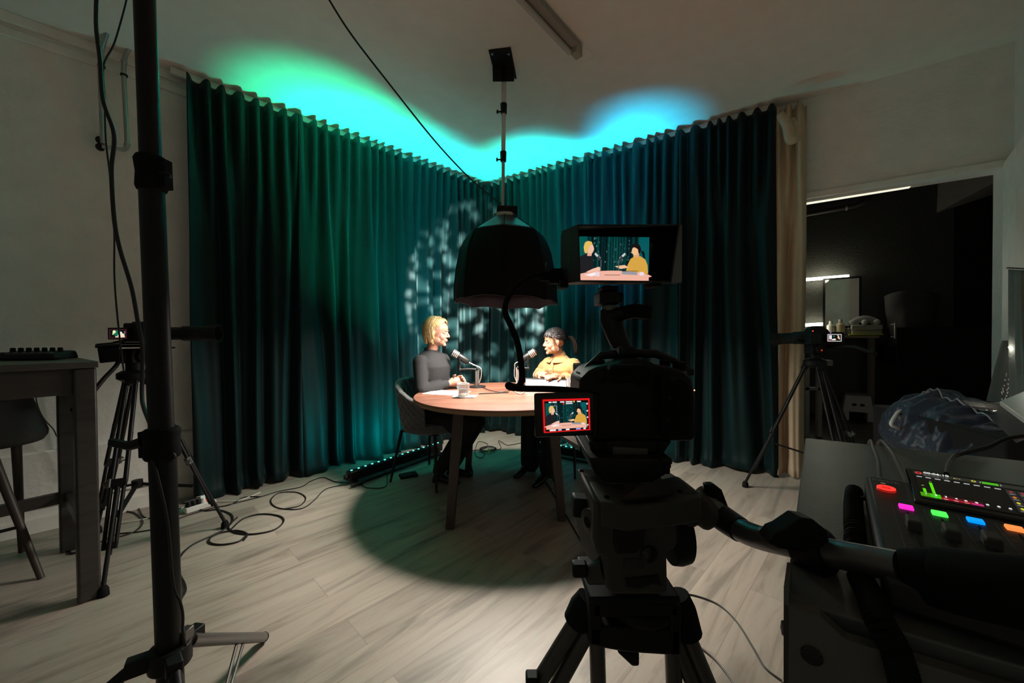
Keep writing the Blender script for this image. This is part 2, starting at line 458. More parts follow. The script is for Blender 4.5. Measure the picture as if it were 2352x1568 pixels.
wallbox(b, wc + VD * DR0, wc + VD * DR1, .16, DTOP, CEIL, NR)
wallbox(b, wc + VD * DR1, wc + VD * (REND + .2), .16, 0, CEIL, NR)
struct('wall_right', b, M_plaster)
SIDE = (-UD)
rc = wc + VD * REND
b = MB(); wallbox(b, rc - UD * 0.0, rc - UD * 5.0, .15, 0, CEIL, VD); struct('wall_side', b, M_plaster)
# door opening frame
b = MB(); b.obox(wc + VD * DR0 + V((0, 0, DTOP + .02)) - NR * .006, wc + VD * (DR1 + .04) + V((0, 0, DTOP + .02)) - NR * .006, .03, .045)
b.obox(wc + VD * (DR1 + .015) + V((0, 0, 0)) - NR * .006, wc + VD * (DR1 + .015) + V((0, 0, DTOP + .04)) - NR * .006, .03, .03, upv=VD)
struct('trim_1', b, M_trim, bevel=.004)
# window reveal on the side wall right of the opening
b = MB(); q = rc - VD * .05
b.hexa([q - UD * .03, q - UD * .9, q - UD * .9 + V((0, 0, 2.27)), q - UD * .03 + V((0, 0, 2.27)), q - UD * .03 + VD * .06, q - UD * .9 + VD * .06, q - UD * .9 + VD * .06 + V((0, 0, 2.27)), q - UD * .03 + VD * .06 + V((0, 0, 2.27))])
struct('window_1', b, M_trim, bevel=.004)
# cornices, white conduit, skirting on the left wall
b = MB(); b.obox(p0 + V((0, 0, CEIL - .03)) - NL * .012, WC + V((0, 0, CEIL - .03)) - NL * .012, .024, .06)
b.obox(p0 + V((0, 0, CEIL - .115)) - NL * .008, WC + V((0, 0, CEIL - .115)) - NL * .008, .016, .05)
struct('trim_2', b, M_trim, bevel=.004)
b = MB(); b.obox(p0 + V((0, 0, .045)) - NL * .009, WC + V((0, 0, .045)) - NL * .009, .018, .09); struct('baseboard_left', b, M_trim, bevel=.003)
b = MB(); b.obox(p0 + V((0, 0, .32)) - NL * .012, p0.lerp(WC, .62) + V((0, 0, .32)) - NL * .012, .024, .34); struct('trim_3', b, M_plaster, bevel=.012)
# ---------------------------------------------------------------- curtains
def curtain(name, label, a, c, nrm, zt, seed, m=M_cur, lam=.095, amp=.036, hem=.012, flare=0.0, cat='curtain', group='green curtains around the corner', end_dn=0):
    """pleated cloth hung from a to c (ground points)"""
    rng = random.Random(seed); L = (c - a).length; d = (c - a).normalized()
    nu = int(L / .0075); nv = 46
    o1, o2, o3 = rng.random() * 50, rng.random() * 50, rng.random() * 50
    def fn(i, j):
        s = i * L; z = 1 - j                                    # j 0 top .. 1 bottom
        w = noise.noise(V((s * 4.5 + o1, z * 1.1, 3.1)))
        ph = s / lam + .55 * w
        top = math.sin(2 * math.pi * ph); top = math.copysign(abs(top) ** .7, top)
        w2 = noise.noise(V((s * 3.0 + o2, z * .55, 8.2)))
        lo = math.sin(2 * math.pi * (s / (lam * 1.9) + .75 * w2 + o2)) * .75 + .35 * math.sin(2 * math.pi * (s / (lam * 1.05) + w2 * 1.2))
        lo += .5 * noise.noise(V((s * 7 + o3, z * .8, 1)))
        t = min(1, max(0, (j - .0) / .45)); t = t * t * (3 - 2 * t)
        off = top * amp * (1 - t) + lo * amp * (1.25 + .35 * j) * t
        pinch = math.exp(-((j - .03) / .012) ** 2) * .25
        off *= 1 - pinch
        zz = zt * (1 - j) + (hem + .012 * math.sin(s * 9 + o1) + .012 * noise.noise(V((s * 6, o2, 0)))) * j
        if j < .02: zz += .012 * top
        cr = noise.noise(V((s * 9 + o3, zz * 9, 2))) * .004 * (j ** 2)
        bot = max(0, (j - .965) / .035)
        ss = s + (.02 * noise.noise(V((s * 8, z * 2, o1)))) * t + flare * (i - .5) * j
        return a + d * ss + nrm * (-(off + cr + bot * .035 * (1 + w)) ) + V((0, 0, zz))
    b = MB(); b.grid(fn, nu, nv)
    o = obj(name, b, m, sharp=0, solid=.003)
    return tag(o, label, cat, group)
ZC = CEIL - .055
LL = (V((*FL(412, 1156).xy, 0)) - CORNER).length
cl = [(pxL(438, 0), pxL(692, 0), 'wide dark green curtain nearest the white left wall'),
      (pxL(690, 0), pxL(905, 0), 'teal lit green curtain behind the left light bar'),
      (pxL(903, 0), .02, 'green curtain left of the corner, behind the blond woman')]
for k, (u0, u1, lb) in enumerate(cl):
    curtain('curtain', lb, onL(u0, 0), onL(u1, 0), NL, ZC, 11 + k, flare=.03)
cr_ = [(.02, pxR(1352, 0), 'green curtain right of the corner, behind the dark haired woman'),
       (pxR(1350, 0), pxR(1565, 0), 'green curtain behind the large camera and its monitor'),
       (pxR(1563, 0), pxR(1783, 0), 'dark green curtain hanging next to the cream curtain')]
for k, (v0, v1, lb) in enumerate(cr_):
    curtain('curtain', lb, onR(v0, 0), onR(v1, 0), NR, ZC, 31 + k, flare=.03)
cream = curtain('cream_curtain', 'narrow cream curtain gathered at the edge of the doorway', onR(pxR(1776, .05), .05), onR(pxR(1852, .05), .05), NR, CEIL - .07, 77, m=M_cream, lam=.075, amp=.04, hem=.02, group=None)
b = MB(); a0 = P(1792, 262, 2.98); b.tube(crv([a0, a0 + V((.03, -.03, -.10)), a0 + V((.05, -.05, -.22)), a0 + V((.10, -.04, -.16)), a0 + V((.09, 0, -.04))]), [.03, .035, .045, .04, .02], 10)
obj('gathered_knot', b, M_cream, cream, smooth=3)
# curtain rail fixed to the ceiling
b = MB(); b.obox(onL(LL + .0, .06, CEIL - .025), onL(.1, .06, CEIL - .025), .02, .045); one('curtain_rail', b, M_trim, 'white curtain rail under the ceiling along the left wall', 'curtain rail')
b = MB(); b.obox(onR(0.03, .06, CEIL - .025), onR(pxR(1775, 0), .06, CEIL - .025), .02, .045); one('curtain_rail', b, M_trim, 'white curtain rail under the ceiling above the right curtains', 'curtain rail')
# ---------------------------------------------------------------- ceiling things
pc = P(1158, 150, 2.72)
root = thing('ceiling_light_mount', 'white telescopic pole on black ceiling plate carrying the softbox', 'lamp mount', (pc.x, 2.72, CEIL - .30))
b = MB(); q = V((P(1156, 150, 2.72).x, 2.70, CEIL - .008)); b.box(q, (.15, .30, .016), (0, 0, math.radians(-8)))
obj('ceiling_plate', b, M_blk, root, bevel=.006)
for dx, dy in ((-.055, -.12), (.055, -.12), (-.055, .12), (.055, .12)):
    b = MB(); b.cyl(q + V((dx + dy * .14, dy, -.008)), q + V((dx + dy * .14, dy, -.014)), .009, 12); obj('bolt', b, M_alu, root)
b = MB(); b.obox(q + V((-.03, 0, -.01)), q + V((-.03, .02, -.10)), .006, .09, upv=V((1, 0, 0))); b.obox(q + V((.03, 0, -.01)), q + V((.03, .02, -.10)), .006, .09, upv=V((1, 0, 0)))
obj('bracket', b, M_blk, root)
T0 = V((q.x + .005, 2.74, CEIL - .03)); T1 = P(1157, 250, 2.76); T2 = P(1156, 360, 2.78); T3 = P(1155, 474, 2.80)
b = MB(); b.cyl(T0, T1, .018, 16); obj('pole', b, M_wht, root)
b = MB(); b.cyl(T1, T2, .0155, 16); obj('pole', b, M_wht, root)
b = MB(); b.cyl(T2, T3, .013, 16); obj('pole', b, M_alu, root)
for t in (T1, T2):
    b = MB(); b.cyl(t + V((0, 0, .035)), t - V((0, 0, .035)), [.024, .021], 16); b.cyl(t + V((-.01, 0, -.02)), t + V((-.045, 0, -.02)), .006, 8); b.ell(t + V((-.045, 0, -.02)), (.008, .01, .016), 8)
    obj('clamp', b, M_blk, root)
# softbox
SB = V((P(1161, 697, 2.83).x, 2.83, 0)); zr = P(1161, 697, 2.83).z; ztop = P(1165, 500, 2.83).z
root = thing('softbox', 'black dome shaped softbox hanging over the round table', 'softbox', (SB.x, SB.y, zr))
def sbp(i, j):
    a = 2 * math.pi * i + math.pi / 8; ns = 8
    k = (a * ns / (2 * math.pi)) % 1
    z = zr + (ztop - zr) * (1 - j)
    prof = [(0, .085), (.07, .15), (.22, .285), (.4, .335), (.6, .36), (.8, .378), (1, .380)]
    for (j0, r0), (j1, r1) in zip(prof, prof[1:]):
        if j <= j1 + 1e-6: r = r0 + (r1 - r0) * (j - j0) / (j1 - j0); break
    fl = math.cos(math.pi / ns) / math.cos((k - .5) * 2 * math.pi / ns)
    r = r * (fl * .9 + .1) * (1 + .012 * noise.noise(V((a * 3, j * 5, 2))))
    sag = -.032 * (1 - (2 * abs(k - .5)) ** 2) * (j ** 6) * .5
    return V((SB.x + r * math.cos(a), SB.y + r * math.sin(a), z - sag - .02 * j * math.sin(a + .6)))
b = MB(); b.grid(lambda i, j: sbp(i, j * .22), 72, 8, True); obj('upper_panels', b, mat('softbox_sheer', (.016, .017, .019), .4, spec=.5), root, sharp=0, solid=.003)
b = MB(); b.grid(lambda i, j: sbp(i, .21 + j * .79), 72, 24, True); obj('fabric_dome', b, M_fab, root, sharp=0, solid=.004)
b = MB(); b.grid(lambda i, j: (lambda p: V((SB.x + (p.x - SB.x) * .97, SB.y + (p.y - SB.y) * .97, p.z - .001)))(sbp(i, .3 + j * .70)), 72, 12, True); obj('inner_lining', b, mat('dark_lining', (.0006, .0004, .0004), .9, spec=.0), root, sharp=0)
b = MB(); b.tube([sbp(i / 96, 1) for i in range(97)], .005, 8, False); obj('rim_piping', b, M_fab, root)
for i in range(8):
    b = MB(); b.tube([(lambda p: V((SB.x + (p.x - SB.x) * 1.003, SB.y + (p.y - SB.y) * 1.003, p.z)))(sbp((i * math.pi / 4 - math.pi / 8) / (2 * math.pi), j / 14 * .98)) for j in range(15)], .0032, 6); obj('rib', b, M_fab, root)
b = MB(); b.lathe([(.078, ztop - .03), (.082, ztop - .01), (.082, ztop + .022), (.066, ztop + .026)], Matrix.Translation((SB.x, SB.y, 0)), 24); obj('mount_ring', b, M_alu, root)
b = MB(); c = P(1165, 488, 2.82); b.box((c.x, SB.y, c.z + .012), (.15, .12, .05), (0, .05, 0)); b.cyl((c.x - .03, SB.y, c.z + .03), (c.x - .03, SB.y, c.z + .085), .02, 12); obj('lamp_head', b, M_blk, root, bevel=.008)
b = MB(); c = P(1252, 616, 2.5); b.text('f', .045, TR((c.x - .005, SB.y - .372, c.z), None) @ Matrix.Rotation(math.radians(86), 4, 'X')); obj('stitched_mark', b, M_gry, root)
# cable across the ceiling down to the lamp
b = MB(); b.tube(crv([P(748, -14, 2.03), P(806, 78, 2.15), P(900, 200, 2.3), P(1000, 325, 2.55), P(1080, 410, 2.7), P(1150, 468, 2.80)], 8), .0052, 8)
one('power_cable', b, M_cable, 'thin black cable running from the ceiling down to the softbox lamp', 'cable')
# tube fitting
a = P(1212, -8, 2.14); e = P(1322, 104, 2.53); a.z = e.z = CEIL - .04; d = (e - a).normalized(); a = a - d * .9
root = thing('ceiling_light', 'unlit fluorescent tube fitting on the ceiling', 'ceiling light', (a + e) / 2)
sd = V((d.y, -d.x, 0))
b = MB(); b.obox(a + V((0, 0, .018)) + sd * .012, e + V((0, 0, .018)) + sd * .012, .055, .042); obj('housing', b, mat('old_white_metal', (.33, .31, .27), .5), root, bevel=.004)
b = MB(); b.cyl(a - V((0, 0, .022)) - sd * .02, e - V((0, 0, .022)) - sd * .02 - d * .04, .017, 16); obj('tube', b, mat('milky_tube', (.52, .50, .46), .3), root)
b = MB(); b.box(e + d * -.01 + sd * .012 - V((0, 0, .005)), (.07, .05, .075), (0, 0, math.atan2(d.y, d.x))); obj('end_cap', b, mat('yellowed_plastic', (.38, .34, .24), .5), root, bevel=.004)
b = MB()
m0 = e + d * .04; m0.z = CEIL - .0015
for s0 in (-.045, .045): b.obox(m0 + sd * s0, m0 + d * .13 + sd * s0, .002, .002)
b.obox(m0 + d * .13 - sd * .045, m0 + d * .13 + sd * .045, .002, .002); one('ceiling_patch', b, M_plaster, 'faint rectangular filler outline on the ceiling beyond the tube fitting', 'patch')
# pipes on the left wall
root = thing('wall_pipes', 'painted galvanised pipe loop on the left wall', 'pipes', tuple(P(262, 340, 2.32)))
def wl(x, y, off=.05):                                          # point just in front of the left wall seen at a pixel
    u = pxL(x, WO - off); g = onL(u, WO - off); r = ray(x, y); return CAM + r * (g.y / r.y)
b = MB(); b.tube([wl(284, -40, .45), wl(234, 108, .06), wl(230, 155), wl(237, 330)], .0135, 12); obj('pipe', b, M_galv, root)
b = MB(); b.tube(crv([wl(322, 62, .25), wl(306, 100, .1), wl(288, 128), wl(284, 170)], 4) + [wl(292, 325), wl(290, 340), wl(282, 344)], .0125, 12); b.tube([wl(284, 344), wl(234, 336)], .0115, 12); obj('pipe', b, M_galv, root)
for x, y in ((233, 152), (285, 173)):
    b = MB(); c = wl(x, y); b.lathe([(.0125, -.006), (.019, -.006), (.019, .006), (.0125, .006)], Matrix.Translation(c), 14); b.cyl(c, c + NL * .05, .005, 8); obj('pipe_clip', b, M_blkm, root)
for x, y in ((230, 112), (285, 142), (237, 318), (292, 332)):
    b = MB(); c = wl(x, y); b.ell(c, (.017, .017, .02), 10); obj('elbow_joint', b, M_galv, root)
for x, y in ((230, 322), (230, 338)):
    b = MB(); c = wl(x, y, .03); b.lathe([(.012, -.01), (.022, -.01), (.022, .01), (.012, .01)], TR(c, NL), 12); obj('valve', b, M_blkm, root)
# ================================================================ ROOM BEYOND THE OPENING
f0 = P(1950, 700, 5.30); f0.z = 0
BW0 = f0 - VD * 1.6; BW1 = f0 + VD * .98
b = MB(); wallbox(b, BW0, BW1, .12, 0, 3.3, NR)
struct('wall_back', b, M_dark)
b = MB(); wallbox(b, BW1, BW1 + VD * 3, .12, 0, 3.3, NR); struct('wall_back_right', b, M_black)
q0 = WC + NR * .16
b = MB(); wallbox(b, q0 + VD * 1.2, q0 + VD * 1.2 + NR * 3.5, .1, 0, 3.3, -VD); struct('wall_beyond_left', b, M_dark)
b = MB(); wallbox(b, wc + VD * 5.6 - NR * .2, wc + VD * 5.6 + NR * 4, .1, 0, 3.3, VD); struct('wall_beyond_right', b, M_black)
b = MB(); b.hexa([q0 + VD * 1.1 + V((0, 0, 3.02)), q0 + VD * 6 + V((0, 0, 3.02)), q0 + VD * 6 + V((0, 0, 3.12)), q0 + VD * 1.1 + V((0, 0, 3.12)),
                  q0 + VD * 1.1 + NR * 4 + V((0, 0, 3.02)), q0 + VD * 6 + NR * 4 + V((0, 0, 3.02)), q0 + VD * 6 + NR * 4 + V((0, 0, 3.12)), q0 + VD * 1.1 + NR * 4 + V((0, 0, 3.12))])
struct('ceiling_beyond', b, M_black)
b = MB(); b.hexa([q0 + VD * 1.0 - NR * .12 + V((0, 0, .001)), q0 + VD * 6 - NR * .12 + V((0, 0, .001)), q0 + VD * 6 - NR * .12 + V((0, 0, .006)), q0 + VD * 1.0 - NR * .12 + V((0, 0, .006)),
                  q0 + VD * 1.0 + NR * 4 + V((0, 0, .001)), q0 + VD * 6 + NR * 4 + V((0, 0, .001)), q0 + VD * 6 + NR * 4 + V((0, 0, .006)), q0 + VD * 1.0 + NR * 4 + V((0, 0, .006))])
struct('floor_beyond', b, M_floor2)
# concrete beam
b = MB(); A = [P(2128, 372, 5.0), P(2330, 330, 4.0), P(2330, 395, 4.0), P(2124, 503, 5.0)]
B = [P(2128, 372, 5.5), P(2330, 330, 4.5), P(2260, 470, 4.9), P(2190, 489, 5.4)]
b.add(A + B, [(0, 3, 2, 1), (4, 5, 6, 7), (3, 7, 6, 2), (0, 1, 5, 4), (0, 4, 7, 3), (1, 2, 6, 5)]); struct('trim_4', b, M_conc)
def bwp(x, y, off=.05):                                         # point in front of the dark back wall seen at a pixel
    h = ray(x, y); hh = V((h.x, h.y, 0)); p = line_hit(V((0, 0, 0)), hh, f0 - NR * off, VD); return CAM + h * (p.y / h.y)
root = thing('wall_pipe', 'dark pipe under the ceiling of the room beyond', 'pipe', tuple(bwp(1900, 480)))
b = MB(); b.tube([bwp(1800, 502, .1), bwp(1958, 474, .1)] + crv([bwp(1958, 474, .1), bwp(1984, 464, .1), bwp(1995, 445, .1), bwp(1994, 415, .1)], 4)[1:], .032, 14); obj('pipe', b, mat('dark_pipe', (.05, .045, .035), .4), root)
b = MB(); b.tube([bwp(1941, 477, .1), bwp(1946, 476, .1)], .043, 14); obj('pipe_clip', b, M_alu, root)
# light tubes (two)
for i, (x0, y0, x1, y1, lb) in enumerate(((1838, 643, 1950, 634, 'lit light tube, upper of the two on the dark wall'), (1838, 747, 1906, 743, 'lit light tube, lower of the two, beside the mirror'))):
    a = bwp(x0, y0, .06); c = bwp(x1, y1, .06)
    root = thing('light_tube', lb, 'lamp', tuple((a + c) / 2), group=None)
    b = MB(); b.cyl(a, c, .022, 12); obj('tube', b, M_tube, root)
    b = MB(); b.obox(a + NR * .03, c + NR * .03, .02, .03); obj('holder', b, M_wht, root)
    lamp('tube_light', 'POINT', (a + c) / 2 - NR * .08, 2.6 if i == 0 else 1.6, (1, .96, .75), shadow_soft_size=.12)
lamp('beyond_glow', 'AREA', tuple(bwp(1862, 700, .9)), 3.0, (1, .95, .78), tuple(P(2050, 300, 3.2)), shape='DISK', size=.3)
root = thing('lintel_edge_glow', 'thin glowing strip added as the lit edge under the lintel inside the doorway', 'lamp', tuple(wc + VD * (DR0 + .5) + NR * .15 + V((0, 0, DTOP))))
b = MB(); b.obox(wc + VD * (DR0 + .1) + NR * .13 + V((0, 0, DTOP - .006)), wc + VD * pxR(2100) + NR * .13 + V((0, 0, DTOP - .003)), .03, .006); obj('strip', b, mat('lintel_glow_colour', (1, .98, .85), .5, emit=(1, .97, .80), estr=.85), root)  # emission put in for the lit edge of the lintel, no lamp there
# tall dressing table
root = thing('dressing_table', 'tall wooden dressing table in the room beyond the opening', 'table', tuple(bwp(1930, 960, .3)))
zt = P(2018, 776, 5.05).z
e1 = P(2020, 780, 4.95); e1.z = zt; s1 = e1 - VD * 1.5
b = MB(); b.hexa([s1, e1, e1 + V((0, 0, .035)), s1 + V((0, 0, .035)), s1 + NR * .34, e1 + NR * .34, e1 + NR * .34 + V((0, 0, .035)), s1 + NR * .34 + V((0, 0, .035))]); obj('tabletop', b, mat('pale_wood', (.42, .33, .21), .5), root, bevel=.003)
for k in (e1 - VD * .07 + NR * .04, e1 - VD * .07 + NR * .3, s1 + VD * .5 + NR * .04):
    b = MB(); b.obox(V((k.x, k.y, 0.006)), V((k.x, k.y, zt)), .05, .05); obj('leg', b, mat('pale_leg', (.30, .28, .22), .6), root)
TZ = zt + .036
def onT(x, dn=.14): p = P(x, 770, 5.0); q = line_hit(V((0, 0, 0)), V((p.x, p.y, 0)), V((e1.x, e1.y, 0)) + NR * dn, VD); return V((q.x, q.y, TZ))
root = thing('mirror', 'framed mirror standing on the tall dressing table', 'mirror', tuple(onT(1935, .26)))
b = MB(); a = bwp(1890, 640, .08); c = bwp(1978, 752, .08); w = (bwp(1978, 690, .08) - bwp(1890, 690, .08)).length; mid = (a + c) / 2
Mm = Matrix.Translation(mid) @ rz(VA)
b.box((0, 0, 0), (w, .03, a.z - c.z), None); b.v = [Mm @ p for p in b.v]; obj('mirror_frame', b, M_blk, root, bevel=.003)
b = MB(); b.box((0, -.017, 0), (w - .05, .004, a.z - c.z - .05)); b.v = [Mm @ p for p in b.v]; obj('mirror_glass', b, mat('mirror_glass', (.75, .74, .68), .06, 1.0), root)
# things on the dressing table
for (x, h, r, lb, cat, m) in ((1908, .20, .045, 'clear bottle left on the dressing table', 'bottle', mat('frosted', (.8, .8, .72), .3)),
                              (1930, .22, .05, 'amber tinted bottle in the middle of the dressing table', 'bottle', mat('cream_bottle', (.66, .58, .36), .35)),
                              (1950, .13, .035, 'small dark capped spray bottle on the dressing table', 'bottle', mat('grey_bottle', (.22, .22, .2), .4))):
    p = onT(x); root = thing('bottle', lb, cat, tuple(p))
    b = MB(Matrix.Translation(p)); b.lathe([(r * .95, 0), (r, .01), (r, h * .68), (r * .45, h * .82), (r * .4, h * .86)], None, 18); obj('bottle_body', b, m, root)
    b = MB(Matrix.Translation(p)); b.lathe([(r * .45, h * .86), (r * .45, h), (r * .3, h * 1.01)], None, 14); obj('cap', b, M_blk if x == 1950 else M_wht, root)
p = onT(1925, .2); b = MB(); b.box(p + V((0, 0, .275)), (.16, .1, .09), (0, 0, VA)); one('storage_box', b, mat('light_blue_box', (.55, .6, .66), .5), 'small pale box stacked behind the bottles', 'box', bevel=.004)
b = MB(); b.box(p + V((0, 0, .115)), (.18, .1, .228), (0, 0, VA)); one('storage_box', b, M_wht, 'white upright box behind the bottles under the pale box', 'box', bevel=.004)
p = onT(1988, .13); b = MB(); b.box(p + V((0, 0, .035)), (.30, .18, .066), (0, 0, VA)); one('storage_box', b, mat('beige_tub', (.42, .38, .28), .4), 'beige tub, lower of the two at the table end', 'box', bevel=.01)
b = MB(); b.box(p + V((0, 0, .105)), (.31, .18, .07), (0, 0, VA)); one('storage_box', b, mat('clear_tub', (.5, .5, .42), .25), 'translucent tub stacked on the beige tub', 'box', bevel=.01)
b = MB(); b.box(p + V((-.06, -.10, .01)) - VD * .02, (.34, .05, .018), (0, 0, VA)); one('folded_cloth', b, mat('lime_cloth', (.5, .6, .05), .8), 'lime green folded cloth at the front of the dressing table', 'cloth', bevel=.006)
b = MB(); q = p + V((0, 0, .175))
for k in range(7): b.ell(q + VD * (-.12 + k * .035) + V((0, 0, .05 * math.sin(k * .5))), (.06, .05, .045), 10)
one('white_towel', b, mat('grey_towel', (.45, .45, .42), .9), 'crumpled pale towel on top of the tubs', 'towel', remesh=.012, smooth=4)
for dx in (-.02, .10):
    b = MB(); b.ell(p + VD * dx - NR * .07 + V((0, 0, .175)), (.036, .036, .036), 12); one('cotton_roll', b, M_wht, 'round white cotton roll in front of the pale towel, ' + ('left one' if dx < 0 else 'right one'), 'roll', group='cotton rolls on the tubs')
# step stool
p = FL(1968, 964, 0.006); root = thing('step_stool', 'small white step stool on the dark floor under the dressing table', 'stool', tuple(p), VA)
b = MB(); b.hexa([V((-.17, -.1, 0)), V((-.09, -.1, 0)), V((-.09, -.1, .12)), V((-.155, -.1, .12)), V((-.17, .1, 0)), V((-.09, .1, 0)), V((-.09, .1, .12)), V((-.155, .1, .12))])
b.hexa([V((.09, -.1, 0)), V((.17, -.1, 0)), V((.155, -.1, .12)), V((.09, -.1, .12)), V((.09, .1, 0)), V((.17, .1, 0)), V((.155, .1, .12)), V((.09, .1, .12))])
b.hexa([V((-.155, -.1, .118)), V((.155, -.1, .118)), V((.125, -.08, .34)), V((-.125, -.08, .34)), V((-.155, .1, .118)), V((.155, .1, .118)), V((.125, .08, .34)), V((-.125, .08, .34))])
obj('stool_body', b, M_wht, root, world=False, bevel=.006)
for dx in (-.04, .04):
    b = MB(); b.ell((dx, -.098, .215), (.026, .006, .017), 10); obj('handle_hole', b, M_blk, root, world=False)
b = MB(); b.box((0, 0, .35), (.27, .19, .022)); obj('stool_top', b, mat('grey_grip', (.2, .2, .19), .7), root, world=False, bevel=.005)
# white side rack by the tripod
root = thing('white_rack', 'white framed rack behind the right tripod beyond the opening', 'rack', tuple(FL(1880, 1000)))
pa = P(1876, 838, 4.3)
for x in (1852, 1881):
    b = MB(); g = P(x, 838, 4.3); b.obox(V((g.x, g.y, .006)), g, .045, .04); obj('post', b, mat('grey_white', (.38, .38, .34), .6), root)
b = MB(); b.obox(P(1846, 892, 4.3), P(1884, 892, 4.3), .04, .03); b.obox(P(1846, 832, 4.3), P(1896, 832, 4.3), .2, .06); obj('shelf', b, mat('grey_white', (.38, .38, .34), .6), root)
# dark draped chair and barrel silhouette
root = thing('armchair', 'dark grey fabric covered chair beside the tall dressing table', 'chair', tuple(FL(2080, 960)), 0)
c = P(2078, 700, 4.9)
def ch(i, j):
    a = math.radians(-200 + 250 * i); r = .22 - .05 * j + .02 * noise.noise(V((a * 2, j * 3, 0))); z = c.z + .14 - j * .72
    return V((c.x + r * 1.1 * math.cos(a) + .06, c.y + r * math.sin(a), z + .03 * math.sin(a * 2) * (1 - j)))
b = MB(); b.grid(ch, 40, 16); obj('backrest', b, mat('dark_grey_cloth', (.085, .085, .085), .8, bump=.2), root, sharp=0, solid=.04)
b = MB(); b.cyl((c.x, c.y, c.z - .72), (c.x, c.y, c.z - .5), .24, 24); obj('seat', b, M_fab, root, bevel=.02)
b = MB(); b.cyl((c.x, c.y, 0.006), (c.x, c.y, c.z - .6), .035, 12); b.cyl((c.x, c.y, .006), (c.x, c.y, .03), .2, 20); obj('pedestal', b, M_blkm, root)
# black curtain / cupboard door with a chrome handle
b = MB(); c = P(2056, 760, 4.6); b.cyl(c + V((0, 0, .1)), c - V((0, 0, .09)), .008, 10); b.cyl(c + V((0, 0, .08)), c + V((0, .05, .08)), .006, 8); b.cyl(c - V((0, 0, .07)), c + V((0, .05, -.07)), .006, 8)
root = thing('cupboard', 'black tall cupboard beyond the opening with chrome handle', 'cupboard', (c.x + .35, c.y + .3, .006))
obj('handle', b, M_alu, root)
b = MB(); b.box((c.x + .30 + .2121, c.y - .30 + .2121 + .02, .62), (.8, .5, 1.22), (0, 0, math.radians(-45))); obj('cupboard_body', b, M_black, root, bevel=.004)
# ================================================================ TABLE
def beam(mb, a, b_, w0, w1):
    """square leg tapering from a (w0) to b (w1)"""
    a = V(a); b_ = V(b_)
    f = [a + V((x * w0, y * w0, 0)) for x, y in ((-.5, -.5), (.5, -.5), (.5, .5), (-.5, .5))]
    g = [b_ + V((x * w1, y * w1, 0)) for x, y in ((-.5, -.5), (.5, -.5), (.5, .5), (-.5, .5))]
    mb.add(f + g, [(0, 1, 2, 3), (7, 6, 5, 4), (0, 4, 5, 1), (1, 5, 6, 2), (2, 6, 7, 3), (3, 7, 4, 0)])
TR_, TH = .672, .74
root = thing('round_table', 'round wooden table with dark square legs between the two women', 'table', TC)
b = MB(Matrix.Translation(TC)); b.lathe([(TR_ - .012, TH - .026), (TR_, TH - .020), (TR_, TH - .003), (TR_ - .003, TH)], None, 96); obj('tabletop', b, M_table, root)
b = MB(Matrix.Translation(TC)); b.lathe([(TR_ - .014, TH - .036), (TR_ + .001, TH - .0255), (TR_ + .001, TH - .010)], None, 96, cap=False); obj('edge_band', b, M_edge, root)
lf = [FL(1034, 1212), FL(1290, 1194)]
c2 = V((TC.x, TC.y, 0))
lf += [c2 * 2 - lf[0], c2 * 2 - lf[1]]
for g in lf:
    t = c2.lerp(g, .86) + V((0, 0, TH - .036)); b = MB(); beam(b, t, V((g.x, g.y, 0)), .062, .050); obj('leg', b, M_leg, root, bevel=.003)
b = MB()
for g, h in ((lf[0], lf[2]), (lf[1], lf[3])): b.obox(c2.lerp(g, .86) + V((0, 0, TH - .055)), c2.lerp(h, .86) + V((0, 0, TH - .055)), .03, .036)
obj('crossbar', b, M_leg, root)
